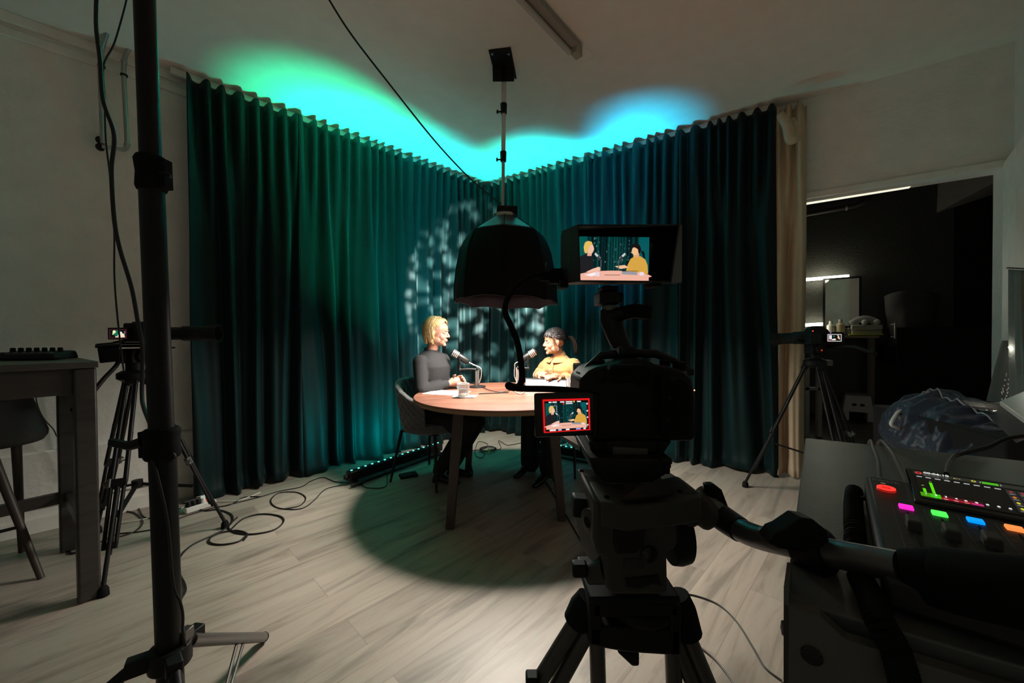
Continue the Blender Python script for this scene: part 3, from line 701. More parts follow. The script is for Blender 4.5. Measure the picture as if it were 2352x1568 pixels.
# ================================================================ CHAIRS
def make_chair(label):
    t = thing('woven_chair', label, 'chair', (0, 0, 0), 0, 'grey woven-back chairs at the round table')
    def shell(i, j):
        a = math.radians(-118 + 236 * i)                        # 0 = rear
        top = .80 - .11 * (1 - math.cos(a)) ** 1.1
        z = .46 + (top - .46) * j
        r = .235 + .045 * j
        # diagonal woven padding
        q = abs(math.sin((i * 13 + j * 3.2) * math.pi)) * abs(math.sin((i * 13 - j * 3.2) * math.pi))
        qq = .016 * (q ** .5)
        return V((-(r + qq) * math.cos(a) * .98, (r + qq) * math.sin(a), z))
    def inner(i, j):
        p = shell(1 - i, j); k = .86; q = V((p.x * k, p.y * k, p.z)); return q
    b = MB(); b.grid(shell, 120, 36); b.grid(inner, 120, 36)
    n = 121 * 37
    for i in range(120):                                        # close top rim and bottom
        b.f.append([36 * 121 + i, 36 * 121 + i + 1, n + 36 * 121 + 120 - i - 1, n + 36 * 121 + 120 - i]); b.mi.append(0); b.cl.append((1, 1, 1))
    for e in (0, 120):
        for j in range(36):
            b.f.append([j * 121 + e, (j + 1) * 121 + e, n + (j + 1) * 121 + 120 - e, n + j * 121 + 120 - e]); b.mi.append(0); b.cl.append((1, 1, 1))
    obj('backrest', b, M_chair, t, world=False, sharp=60)
    b = MB(); b.tube([(lambda p: V((p.x * .94, p.y * .94, p.z)))(shell(i / 60, 1)) for i in range(61)], .021, 10); obj('top_rim', b, M_chair, t, world=False)
    b = MB(); b.lathe([(.20, .40), (.235, .415), (.24, .45), (.225, .475), (.15, .488), (.0, .49)], Matrix.Translation((.01, 0, 0)) @ Matrix.Diagonal((1.02, 1, 1, 1)), 32); obj('seat', b, M_chair, t, world=False)
    for sx, sy in ((1, 1), (1, -1), (-1, 1), (-1, -1)):
        b = MB(); b.tube([(sx * .17, sy * .17, .41), (sx * .235, sy * .235, 0)], [.014, .009], 12); obj('leg', b, M_blkm, t, world=False)
    b = MB(); b.tube([(.17, .17, .405), (.17, -.17, .405), (-.17, -.17, .405), (-.17, .17, .405), (.17, .17, .405)], .010, 8); obj('seat_frame', b, M_blkm, t, world=False)
    return t
CL = V((-.665, 3.15, 0)); YL = math.atan2(-.21, .39)
chair = make_chair('grey woven-back chair under the blond woman'); chair.location = CL; chair.rotation_euler = (0, 0, YL)
CR = V((.52, 3.42, 0)); YR = math.radians(222)
c2_ = copy_tree(chair); c2_.location = CR; c2_.rotation_euler = (0, 0, YR); c2_['label'] = 'grey woven-back chair under the dark haired woman'
# ================================================================ PEOPLE
def hand(mb, wrist, d, nrm, side, curl=.5, s=1.0, spread=.12):
    """five finger hand; d points along the palm, nrm out of the back of the hand, side +1/-1 = where the thumb is"""
    d = V(d).normalized(); nrm = V(nrm); nrm = (nrm - d * nrm.dot(d)).normalized(); y = nrm.cross(d) * side
    w = V(wrist)
    mb.tube([w - d * .02, w + d * .02, w + d * .055, w + d * .088], [.023 * s, .026 * s, .034 * s, .031 * s], 12, flat=1)
    # flatten the palm by adding it as an ellipsoid frame
    M = Matrix((d, y, nrm)).transposed().to_4x4(); M.translation = w + d * .05
    for k, (off, L) in enumerate(((.030, .072), (.010, .080), (-.010, .075), (-.029, .060))):
        base = w + d * .085 + y * off * s
        ang = curl * .5; p = base; pts = [p - d * .02, p]; dd = (d + y * (off * spread * 18 * .1)).normalized()
        for seg in (.45, .32, .23):
            ang += 0
            dirv = dd * math.cos(ang) - nrm * math.sin(ang)
            p = p + dirv * L * seg * s; pts.append(p); ang += curl
        mb.tube(pts, [.0095 * s, .0092 * s, .0088 * s, .0080 * s, .0062 * s], 8); mb.ell(pts[-1], (.0062 * s,) * 3, 8)
    tb = w + d * .028 + y * .030 * s
    q = [w + d * .015 + y * .012, tb, tb + (d * .6 + y * .7 - nrm * .25).normalized() * .032 * s]
    q.append(q[-1] + (d * .85 + y * .25 - nrm * .3).normalized() * .028 * s)
    mb.tube(q, [.015 * s, .0125 * s, .0105 * s, .0085 * s], 8); mb.ell(q[-1], (.0085 * s,) * 3, 8)
def head_blobs(mb, HM):
    """face towards +x, origin at head centre, HM places it"""
    o = mb.M; mb.M = HM
    mb.ell((-.012, 0, .030), (.094, .073, .088), 20)
    mb.ell((.018, 0, -.020), (.068, .058, .080), 18)
    mb.ell((.028, 0, .040), (.060, .056, .054), 16)
    mb.ell((.036, 0, -.068), (.046, .038, .034), 14)
    mb.ell((.070, 0, -.092), (.016, .019, .014), 10)
    mb.ell((.050, .030, -.028), (.030, .026, .028), 12); mb.ell((.050, -.030, -.028), (.030, .026, .028), 12)
    mb.ell((.074, 0, .026), (.012, .036, .012), 12)
    mb.tube([(.078, 0, .022), (.087, 0, .004), (.098, 0, -.013), (.103, 0, -.023)], [.0075, .0080, .0095, .0105], 12)
    mb.ell((.102, 0, -.024), (.010, .0105, .0085), 12)
    mb.ell((.089, .010, -.027), (.010, .0075, .0065), 10); mb.ell((.089, -.010, -.027), (.010, .0075, .0065), 10)
    mb.ell((.078, 0, -.053), (.012, .024, .016), 12)
    mb.ell((.085, 0, -.0495), (.006, .017, .0050), 10); mb.ell((.083, 0, -.0605), (.006, .015, .0055), 10)
    for sy in (1, -1):
        mb.ell((.070, sy * .030, .006), (.011, .014, .010), 10)
        mb.ell((-.006, sy * .072, -.008), (.017, .007, .029), 10, (0, .15, sy * .25))
        mb.ell((-.014, sy * .078, .002), (.012, .005, .020), 8, (0, .15, sy * .3))
        mb.ell((.010, sy * .050, -.058), (.042, .014, .028), 12)
    mb.M = o
def face_parts(root, HM, brow, lipm=M_lip):
    for sy in (1, -1):
        b = MB(HM); b.ell((.0745, sy * .029, .005), (.0085, .0105, .0050), 12); e = obj('eye', b, M_eyew, root)
        b = MB(HM); b.ell((.0820, sy * .029, .005), (.0022, .0046, .0046), 10); obj('iris', b, M_iris, e, world=True)
        b = MB(HM); b.tube([(.0865, sy * .012, .0215), (.0855, sy * .026, .0255), (.076, sy * .044, .021)], [.0025, .0026, .0013], 6); obj('eyebrow', b, brow, root)
        b = MB(HM); b.tube([(.0810, sy * .017, .0085), (.0840, sy * .029, .0115), (.0770, sy * .041, .007)], [.0012, .0017, .001], 6); obj('eyelash', b, M_dhair, root)
    b = MB(HM); b.tube([(.0805, .019, -.0535), (.0905, .007, -.0500), (.0900, 0, -.0512), (.0905, -.007, -.0500), (.0805, -.019, -.0535)], [.0012, .0030, .0026, .0030, .0012], 8)
    b.tube([(.0805, .018, -.0550), (.0885, .007, -.0595), (.0888, 0, -.060), (.0885, -.007, -.0595), (.0805, -.018, -.0550)], [.0012, .0032, .0036, .0032, .0012], 8)
    obj('lips', b, lipm, root)
def torso(mb, secs, n=28):
    vv = []
    for z, cx, cy, rx, ry in secs:
        for j in range(n):
            a = 2 * math.pi * j / n; k = 2.4
            ca, sa = math.cos(a), math.sin(a)
            vv.append((cx + rx * math.copysign(abs(ca) ** (2 / k), ca), cy + ry * math.copysign(abs(sa) ** (2 / k), sa), z))
    m = len(secs)
    ff = [(i * n + j, i * n + (j + 1) % n, (i + 1) * n + (j + 1) % n, (i + 1) * n + j) for i in range(m - 1) for j in range(n)]
    mb.add(vv, ff + [list(range(n - 1, -1, -1)), list(range((m - 1) * n, m * n))])
def lean(secs, z0, kx, ky=0): return [(z, cx + kx * max(0, z - z0), cy + ky * max(0, z - z0), rx, ry) for z, cx, cy, rx, ry in secs]
BODY = [(.47, 0, 0, .13, .175), (.54, 0, 0, .135, .18), (.64, 0, 0, .11, .150), (.74, .0, 0, .098, .132), (.84, .005, 0, .105, .142), (.92, .008, 0, .110, .152), (.965, 0, 0, .095, .150), (1.00, -.005, 0, .078, .118), (1.030, -.008, 0, .060, .078), (1.05, -.008, 0, .052, .058)]
def grow(secs, g, z0=None, z1=None): return [(z, cx, cy, rx + g, ry + g) for z, cx, cy, rx, ry in secs if (z0 is None or z >= z0) and (z1 is None or z <= z1)]
def local(root, p): return inv_of(root) @ V(p)
# ---------------------------------------------------------------- blond woman
R1 = thing('person', 'person with short blond hair in a charcoal sweater, seated left of the table', 'person', CL, YL)
HW1 = P(1004, 764, 3.13)                                        # head centre
hl = local(R1, HW1)
LX = (hl.x - .05) / .62
secs = lean(BODY, .5, LX * .9, hl.y * .8 / .6)
neck = V((secs[-1][1], secs[-1][2], 1.05))
shl = [V((secs[-4][1], secs[-4][2] + s * .142, .962)) for s in (1, -1)]
wr = [local(R1, P(1040, 877, 3.17)), local(R1, P(1030, 881, 3.06))]    # left, right wrist
el = [local(R1, P(985, 885, 3.35)), local(R1, P(968, 897, 2.93))]
HM1 = Matrix.Translation(HW1) @ Matrix.Rotation(math.radians(-9), 4, 'Z') @ Matrix.Rotation(math.radians(6), 4, 'Y')
HML = inv_of(R1) @ HM1
b = MB(); torso(b, secs); b.cap(neck - V((0, 0, .03)), HML @ V((-.020, 0, -.045)), .050, .046, 16)
head_blobs(b, HML)
def limbs(mb, shl, el, wr, g=0.0, r=(.050, .040, .026)):
    for s in (0, 1):
        mb.cap(shl[s], el[s], r[0] + g, r[1] + g); mb.cap(el[s], wr[s], r[1] + g, r[2] + g)
limbs(b, shl, el, wr)
kn = [local(R1, P(1096, 968, 3.18)), local(R1, P(1075, 975, 2.98))]
an = [local(R1, P(1040, 1070, 3.22)), local(R1, P(1008, 1080, 3.05))]
hp = [V((0, .09, .50)), V((0, -.09, .50))]
for s in (0, 1):
    b.cap(hp[s], kn[s], .078, .056); b.cap(kn[s], an[s], .054, .034)
dR = (local(R1, P(1078, 868, 3.13)) - wr[1]).normalized(); dL = (local(R1, P(1082, 870, 3.12)) - wr[0]).normalized()
hand(b, wr[1], dR, V((0.0, -.75, .6)), 1, curl=.62, s=1.0)
hand(b, wr[0], dL + V((0, -.12, .15)), V((.1, .75, .55)), -1, curl=.62, s=1.0)
obj('body', b, M_skin, R1, world=False, remesh=.0042, smooth=3)
face_parts(R1, HM1, mat('light_brow', (.34, .22, .12), .6))
# sweater
b = MB(); torso(b, grow(secs, .014, .5)[:-1]); torso(b, [(z, cx, cy, rx * .9 + .012, ry * .9 + .012) for z, cx, cy, rx, ry in secs[-3:]])
b.cap(neck - V((0, 0, .06)), neck + V((.004, 0, -.012)), .068, .058, 18)
limbs(b, shl, el, [wr[0].lerp(el[0], .10), wr[1].lerp(el[1], .10)], .011)
for s in (0, 1): b.ell(shl[s], (.060, .060, .056), 14)
sw = obj('sweater', b, M_sweater, R1, world=False, remesh=.007, smooth=6)
b = MB(); c = neck + V((.006, 0, .004)); b.tube([c + V((.058 * math.cos(a * .2618), .057 * math.sin(a * .2618), -.012 * math.cos(a * .2618))) for a in range(25)], .0065, 8, False); obj('collar', b, M_sweater, sw, world=False)
# trousers and boots
def trousers(root, hp, kn, an, flare=0.0):
    b = MB(); b.ell((0, 0, .53), (.15, .19, .075), 18)
    for s in (0, 1): b.cap(hp[s], kn[s], .094, .074); b.cap(kn[s], an[s], .070, .052 + flare)
    obj('trousers', b, M_trous, root, world=False, remesh=.010, smooth=6)
trousers(R1, hp, kn, an)
def shoe(root, an, d, heel=.0):
    d = V((d[0], d[1], 0)).normalized(); y = V((-d.y, d.x, 0)); a = V((an.x, an.y, 0))
    b = MB()
    b.tube([V((an.x, an.y, an.z + .05)), V((an.x, an.y, .06 + heel)), a + V((0, 0, .035 + heel)) + d * .01], [.044, .042, .036], 12)
    b.tube([a - d * .045 + V((0, 0, .03 + heel)), a + d * .03 + V((0, 0, .032 + heel * .8)), a + d * .10 + V((0, 0, .026 + heel * .2)), a + d * .16 + V((0, 0, .020)), a + d * .19 + V((0, 0, .016))], [.030, .036, .036, .028, .014], 12, flat=.8)
    s = obj('boot', b, M_blkg, root, world=False, remesh=.006, smooth=4)
    b = MB()
    if heel: b.tube([a - d * .04 + V((0, 0, .03 + heel)), a - d * .05], [.018, .008], 10)
    else: b.tube([a - d * .03 + V((0, 0, .012)), a - d * .03], [.03, .03], 12)
    obj('heel', b, M_blkg, s, world=False)
for s in (0, 1): shoe(R1, an[s], V((.8, .1, 0)))
# bob haircut
def surf(phi, th, s=1.0):
    """point on a scalp ellipsoid; phi 0 = front, th from the crown"""
    return V((-.014 + .104 * s * math.sin(th) * math.cos(phi), .084 * s * math.sin(th) * math.sin(phi), .034 + .100 * s * math.cos(th)))
def bob(root, HM, m):
    rng = random.Random(3); b = MB(HM); b2 = MB(HM)
    def capg(i, j):
        phi = math.radians(-180 + 360 * i)
        lim = math.radians(46) if abs(phi) < .7 else math.radians(46 + 62 * min(1, (abs(phi) - .7) / .9))
        return surf(phi, .001 + lim * j, .985)
    b2.grid(capg, 48, 14, True)
    hr = obj('hair', b2, m, root, world=True, sharp=0)
    for k in range(330):
        sd = -1 if k % 2 else 1
        front = rng.random() < .34
        lay = rng.uniform(.985, 1.06)
        if front:                                               # swept from the parting back over the ear
            x0 = rng.uniform(-.01, .062); part = V((x0, .016 * (1 if sd > 0 else .6), .130 - .9 * max(0, x0) ** 1.35))
            e_phi = sd * math.radians(rng.uniform(80, 112)); e_th = math.radians(rng.uniform(76, 92)); s_phi = sd * math.radians(rng.uniform(8, 48) if x0 > .02 else rng.uniform(50, 80))
            s_th = math.radians(26 + 380 * max(0, x0)); pts = [part]
            for i in range(8):
                t = i / 7; pts.append(surf(s_phi + (e_phi - s_phi) * t ** .9, s_th + (e_th - s_th) * t, lay + .012 * math.sin(t * 3)))
        else:
            phi = sd * math.radians(rng.uniform(78, 180)); part = V((.03 - .09 * abs(phi) / math.pi * rng.uniform(.4, 1), .012, .134)); pts = [part]
            for i in range(2, 9):
                pts.append(surf(phi, math.radians(100) * i / 8, lay))
        p = pts[-1]; ph_ = math.atan2(p.y, p.x + .014)
        if abs(ph_) > math.radians(86):
            endz = rng.uniform(-.098, -.070) if abs(ph_) > math.radians(104) else rng.uniform(-.055, -.02); z = p.z
            while z > endz + .012:
                z -= .016; t = (p.z - z) / .10
                pts.append(V((p.x * (1 - .12 * t * t) + (.022 if abs(ph_) < 2.2 else .006) * t, p.y * (1 - .16 * t * t), z)))
        if len(pts) > 2: b.tube(crv(pts, 2), [.0030] + [.0046] * 3 + [.0046, .0015], 5)
    o = obj('hair_strands', b, m, hr, world=True, sharp=0)
bob(R1, HM1, M_blond)
b = MB(HM1); b.ell((-.004, -.082, -.045), (.004, .003, .008), 8); obj('earring', b, mat('gold', (.8, .6, .25), .25, 1), R1)
# ---------------------------------------------------------------- dark haired woman
R2 = thing('person', 'person with dark ponytail in a mustard corduroy top, seated right of the table', 'person', CR, YR)
HW2 = P(1273, 786, 3.30)
hl = local(R2, HW2)
secs = lean(BODY, .5, (hl.x - .03) / .6 * .9, hl.y * .85 / .6)
secs = [(.47 + (z - .47) * .885, cx, cy, rx * .97, ry * .97) for z, cx, cy, rx, ry in secs]
neck = V((secs[-1][1], secs[-1][2], secs[-1][0]))
shl = [V((secs[-4][1], secs[-4][2] + s * .138, secs[-4][0] - .002)) for s in (1, -1)]
# her left hand side (s=0) faces away from the camera's left; wrists rest over the table edge
wr = [local(R2, P(1290, 866, 3.14)), local(R2, P(1240, 860, 3.20))]
el = [local(R2, P(1322, 880, 3.28)), local(R2, P(1238, 862, 3.46))]
HM2 = Matrix.Translation(HW2) @ Matrix.Rotation(math.radians(196), 4, 'Z') @ Matrix.Rotation(math.radians(3), 4, 'Y') @ Matrix.Scale(.95, 4)
HML2 = inv_of(R2) @ HM2
b = MB(); torso(b, secs); b.cap(neck - V((0, 0, .03)), HML2 @ V((-.020, 0, -.045)), .048, .043, 16)
head_blobs(b, HML2)
limbs(b, shl, el, wr)
kn = [local(R2, P(1262, 970, 3.10)), local(R2, P(1215, 965, 3.22))]
an = [local(R2, P(1262, 1075, 3.02)), local(R2, P(1218, 1062, 3.22))]
for s in (0, 1): b.cap(hp[s], kn[s], .076, .056); b.cap(kn[s], an[s], .054, .034)
d0 = local(R2, P(1256, 864, 3.08)) - wr[0]; d1 = local(R2, P(1272, 866, 3.06)) - wr[1]
hand(b, wr[0], d0, V((.15, .15, 1)), 1, curl=.25, s=.95)
hand(b, wr[1], d1, V((.1, 0, 1)), -1, curl=.30, s=.95)
obj('body', b, M_skin2, R2, world=False, remesh=.0042, smooth=3)
face_parts(R2, HM2, M_dhair)
b = MB(); torso(b, grow(secs, .022, .5)[:-1]); torso(b, [(z, cx, cy, rx * .95 + .012, ry * .95 + .012) for z, cx, cy, rx, ry in secs[-4:]])
b.cap(neck - V((0, 0, .05)), neck + V((.004, 0, .000)), .074, .062, 18)
limbs(b, shl, el, [wr[0].lerp(el[0], .22), wr[1].lerp(el[1], .22)], .018)
for s in (0, 1): b.ell(shl[s] + V((0, 0, -.010)), (.068, .066, .058), 14); b.ell(el[s].lerp(shl[s], .25), (.064, .064, .064), 12)
top = obj('corduroy_top', b, M_jacket, R2, world=False, remesh=.007, smooth=5)
for s in (0, 1):
    b = MB(); e = shl[s]; q = shl[s].lerp(el[s], .42); b.cap(e + V((0, 0, -.01)), q, .071, .073, 18); obj('knit_shoulder', b, M_knit, top, world=False, remesh=.009, smooth=4)
# collar flaps, placket, buttons
fx = max(s[1] + s[3] for s in secs[3:-2])
def chest(z, y, off=.030):
    for (z0, cx0, cy0, rx0, ry0), (z1, cx1, cy1, rx1, ry1) in zip(secs, secs[1:]):
        if z0 <= z <= z1:
            t = (z - z0) / (z1 - z0); cx = cx0 + (cx1 - cx0) * t; cy = cy0 + (cy1 - cy0) * t; rx = rx0 + (rx1 - rx0) * t + off; ry = ry0 + (ry1 - ry0) * t + off
            return V((cx + rx * math.sqrt(max(0, 1 - (y / ry) ** 2)) ** .8, cy + y, z))
    return V((secs[-1][1], secs[-1][2] + y, z))
b = MB(); b.grid(lambda i, j: chest(.70 + .25 * j, -.018 + .036 * i, .027), 4, 14); obj('placket', b, M_jacket, top, world=False, solid=.006)
for k in range(5):
    b = MB(); b.ell(chest(.74 + k * .045, 0, .033), (.004, .006, .006), 8); obj('button', b, M_wht, top, world=False)
for sg in (1, -1):
    b = MB(); c = neck + V((.01, 0, -.012))
    b.grid(lambda i, j: c + V(((.062 + .045 * j) * math.cos(sg * (.12 + 2.0 * i)), (.066 + .05 * j) * math.sin(sg * (.12 + 2.0 * i)), .012 - .040 * j - .012 * math.cos(2.0 * i))), 16, 5)
    obj('collar', b, M_jacket, top, world=False, solid=.006)
trousers(R2, hp, kn, an, .03)
for s in (0, 1): shoe(R2, an[s], V((.9, .0, 0)), .06)
# tied hair with fringe
b = MB(HM2)
def capd(i, j):
    phi = math.radians(-180 + 360 * i); a = abs(phi)
    lim = 66 if a < .9 else 66 + 28 * min(1, (a - .9) / .5) if a < 1.75 else 94 + 26 * min(1, (a - 1.75) / .6)
    return surf(phi, .001 + math.radians(lim) * j, .99)
b.grid(capd, 48, 14, True); hr = obj('hair', b, M_dhair, R2, sharp=0)
b = MB(HM2); rng = random.Random(5)
tie = V((-.128, 0, .035))
for k in range(190):
    sd = -1 if k % 2 else 1; ph = sd * math.radians(rng.uniform(25, 150)); th0 = math.radians(rng.uniform(30, 92) if abs(ph) > 1.2 else rng.uniform(20, 58))
    p0 = surf(ph, th0, 1.01); pts = [p0]
    for i in range(1, 6):
        t = i / 6; q = p0.lerp(tie, t); c = V((-.014, 0, .034)); w = q - c
        r = V((w.x / .106, w.y / .087, w.z / .103)); q = c + w / max(r.length, .2) if r.length < 1.0 else q; pts.append(q)
    pts.append(tie); b.tube(pts, [.003, .0046, .0046, .0046, .004], 5)
for k in range(84):                                             # fringe
    ph = math.radians(rng.uniform(-60, 60)); L = rng.uniform(66, 86)
    pts = [surf(ph * .3, math.radians(12), 1.0)] + [surf(ph * (.45 + .55 * i / 6), math.radians(12 + (L - 12 + (8 if abs(ph) > .6 else 0)) * i / 6), 1.02 + .03 * i / 6) for i in range(1, 7)]
    b.tube(pts, [.003, .0042, .0036, .0014], 5)
for sd in (1, -1):                                              # loose strands by the ears
    for k in range(3): b.tube([surf(sd * (1.0 + k * .05), math.radians(55), 1.01), surf(sd * (1.02 + k * .04), math.radians(85), 1.03), V((.035 - k * .006, sd * .080, -.03)), V((.03 - k * .005, sd * .078, -.065))], [.0022, .0018, .0009], 5)
obj('hair_strands', b, M_dhair, hr, sharp=0)
b = MB(HM2)
for k in range(70):
    a = rng.uniform(0, 6.28); r = rng.uniform(0, .02); o = V((math.cos(a) * r * .6, math.sin(a) * r, math.sin(a) * r * .4))
    b.tube(crv([tie + o * .4, tie + V((-.035, 0, .004)) + o, tie + V((-.068, 0, -.040)) + o * 1.5, tie + V((-.078, 0, -.095)) + o * 1.6, tie + V((-.082, 0, -.145 - rng.uniform(0, .03))) + o * .9], 2), [.004, .0052, .0046, .0015], 5)
obj('ponytail', b, M_dhair, hr, sharp=0)
b = MB(HM2); b.tube([tie + V((.004 * 0, .016 * math.cos(a * .524), .016 * math.sin(a * .524))) for a in range(13)], .005, 6, False); obj('hair_tie', b, M_blk, hr)
for sy in (1, -1):
    b = MB(HM2); b.tube([(.0, sy * .082, -.035), (.0, sy * .083, -.065)], [.0012, .0012], 6); b.ell((0, sy * .083, -.068), (.005, .003, .007), 8); obj('earring', b, M_alu, R2)
# ================================================================ TABLE THINGS
def mic(label, base, micc, dirv, sgn):
    """broadcast microphone on a folding desk stand; base on the table, micc capsule centre"""
    root = thing('desk_microphone', label, 'microphone', base, 0)
    b = MB(); b.lathe([(.066, 0), (.068, .004), (.066, .010), (.02, .013)], Matrix.Translation(base), 28); obj('stand_base', b, M_blkm, root)
    t1 = base + V((0, 0, .155))
    b = MB(); b.obox(base + V((.006, 0, .01)), t1 + V((.006, 0, 0)), .014, .007); b.obox(base + V((-.010, 0, .01)), t1 + V((-.010, 0, 0)), .014, .007); obj('stand_post', b, M_alu if sgn < 0 else M_gry, root, bevel=.001)
    d = V(dirv).normalized()
    y1 = micc - V((0, 0, .085))
    b = MB(); b.tube([t1 - V((0, 0, .008)), t1.lerp(y1, .5) - V((0, 0, .01)), y1 - V((0, 0, .02))], .0085, 10); b.ell(t1, (.013, .013, .013), 10); b.ell(y1 - V((0, 0, .02)), (.013, .013, .015), 10); obj('stand_arm', b, M_blkm, root)
    b = MB(); b.cyl(y1 - V((0, 0, .02)), y1 + V((0, 0, .03)), .009, 10)
    sx = d.cross(V((0, 0, 1))).normalized()
    b.tube([micc + sx * .034 - V((0, 0, .0)), micc + sx * .034 - V((0, 0, .04)), y1 + V((0, 0, .03)), micc - sx * .034 - V((0, 0, .04)), micc - sx * .034], .005, 8); obj('yoke', b, M_blkm, root)
    M = TR(micc, d)
    b = MB(); b.lathe([(.012, -.088), (.020, -.082), (.027, -.07), (.028, .005), (.026, .012)], M, 24); obj('mic_body', b, M_blkm, root)
    b = MB(); b.lathe([(.020, .010), (.026, .012), (.029, .018), (.029, .064), (.024, .075), (.012, .080)], M, 24); g = obj('pop_filter', b, M_blk, root)
    for k in range(4):
        b = MB(); b.lathe([(.0285, .016 + k * .014), (.0318, .018 + k * .014), (.0318, .024 + k * .014), (.0285, .026 + k * .014)], M, 24, cap=False); obj('grille_ring', b, M_alu, g)
    e = micc - d * .09
    b = MB(); b.tube(crv([e, e - d * .04 + V((0, 0, .004)), V((base.x, base.y, 0)) + V((.028 * (1 if sgn > 0 else -1), 0, 0)) + V((0, 0, t1.z + .0)), base + V((.030 * sgn, 0, .09)), base + V((.012 * sgn, -.01, .035))], 6), .0042, 8); obj('mic_cable', b, M_alu, root)
B1 = FL(1097, 889, TH); mic('desk microphone with silver rings in front of the blond woman', B1, P(1056, 819, 3.16), V((-.80, -.12, .52)), 1)
B2 = FL(1190, 886, TH); mic('desk microphone with silver rings in front of the dark haired woman', B2, P(1213, 817, 3.22), V((.80, -.10, .50)), -1)
# papers, glass, phone, tablet
b = MB(); b.box(V((FL(1026, 902, TH).x, FL(1026, 902, TH).y, TH + .0015)), (.30, .21, .002), (0, 0, math.radians(-20))); one('paper_sheet', b, M_paper, 'white sheet of paper in front of the blond woman, the larger one', 'paper')
b = MB(); b.box(V((FL(1068, 911, TH).x, FL(1068, 911, TH).y, TH + .004)), (.16, .11, .001), (0, 0, math.radians(-8))); one('paper_sheet', b, M_paper, 'small white card under the tumbler glass', 'paper')
g = FL(1064, 910, TH + .006)
root = thing('drinking_glass', 'cut crystal tumbler standing on the white papers', 'glass', g)
b = MB(Matrix.Translation(g))
def gls(i, j):
    a = 2 * math.pi * i; r = .036 + .006 * j; f = .0018 * math.sin((i * 10 + j * 2) * math.pi * 2) * math.sin((i * 10 - j * 2) * math.pi * 2)
    return V(((r + f) * math.cos(a), (r + f) * math.sin(a), .004 + .088 * j))
b.grid(gls, 80, 16, True); b.lathe([(.036, 0), (.036, .006), (.0, .012)], None, 24); obj('tumbler', b, M_glass, root, sharp=30, solid=.003)
b = MB(Matrix.Translation(g)); b.lathe([(.031, .0135), (.034, .055), (0, .055)], None, 24); obj('water', b, mat('water', (.9, .95, .95), .03, trans=.95), root)
g2 = FL(1314, 893, TH + .001)
root = thing('drinking_glass', 'cut crystal tumbler behind the tablet near the dark haired woman', 'glass', g2)
b = MB(Matrix.Translation(g2)); b.grid(gls, 80, 16, True); b.lathe([(.036, 0), (.036, .006), (.0, .012)], None, 24); obj('tumbler', b, M_glass, root, sharp=30, solid=.003)
b = MB(); a = FL(1100, 905, TH); c = FL(1168, 902, TH); a.z = c.z = TH + .004; b.obox(a, c, .012, .006); one('black_pen', b, M_blk, 'thin black pen lying at the centre of the round table', 'pen', bevel=.002)
# tablet on its stand
t0 = P(1206, 890, 3.02); t1_ = P(1302, 891, 3.0); t0.z = t1_.z = TH + .003
tr_ = P(1300, 873, 3.07); tl = P(1208, 870, 3.10)
root = thing('tablet', 'silver tablet in a black folding cover on the round table', 'tablet', (t0 + t1_) / 2)
b = MB(); n = V((0, .008, 0)); b.hexa([t0, t1_, tr_, tl, t0 + n, t1_ + n, tr_ + n, tl + n]); obj('tablet_back', b, mat('silver_back', (.30, .30, .32), .4, .2), root, bevel=.002)
b = MB(); b.tube([tl + V((-.005, .004, .002)), tr_ + V((.006, .004, .002))], .007, 8); b.tube([tr_ + V((.006, .004, .002)), t1_ + V((.006, .004, .004))], .006, 8); obj('cover_edge', b, M_blk, root)
b = MB(); q = V((.01, .16, 0)); b.hexa([V((t0.x, t0.y, TH + .001)), V((t1_.x, t1_.y, TH + .001)), V((t1_.x, t1_.y, TH + .004)), V((t0.x, t0.y, TH + .004)), V((t0.x, t0.y, TH + .001)) + q, V((t1_.x, t1_.y, TH + .001)) + q, V((t1_.x, t1_.y, TH + .004)) + q, V((t0.x, t0.y, TH + .004)) + q]); obj('cover_base', b, M_blk, root)
def flcable(name, pts, r, m, label, z=None, k=8, **kw):
    b = MB(); b.tube(crv([FL(p[0], p[1], (p[2] if len(p) > 2 else 0) + r + .001) for p in pts], k), r, 8)
    return one(name, b, m, label, 'cable', **kw)
b = MB(); b.tube(crv([B1 + V((.012, -.01, .03)), FL(1085, 878, TH + .006), FL(1120, 894, TH + .006), FL(1150, 900, TH + .006), FL(1176, 896, TH + .006), FL(1192, 903, TH + .006)], 8), .003, 8)
one('microphone_cable', b, M_cable, 'thin black cable looping over the tabletop from the left microphone', 'cable')
b = MB(); b.tube(crv([B2 + V((-.012, -.01, .03)), FL(1178, 892, TH + .006), FL(1185, 900, TH + .006), FL(1196, 904, TH + .006), FL(1205, 899, TH + .006)], 8), .003, 8)
one('microphone_cable', b, M_wcable, 'pale cable on the tabletop at the foot of the right microphone', 'cable')
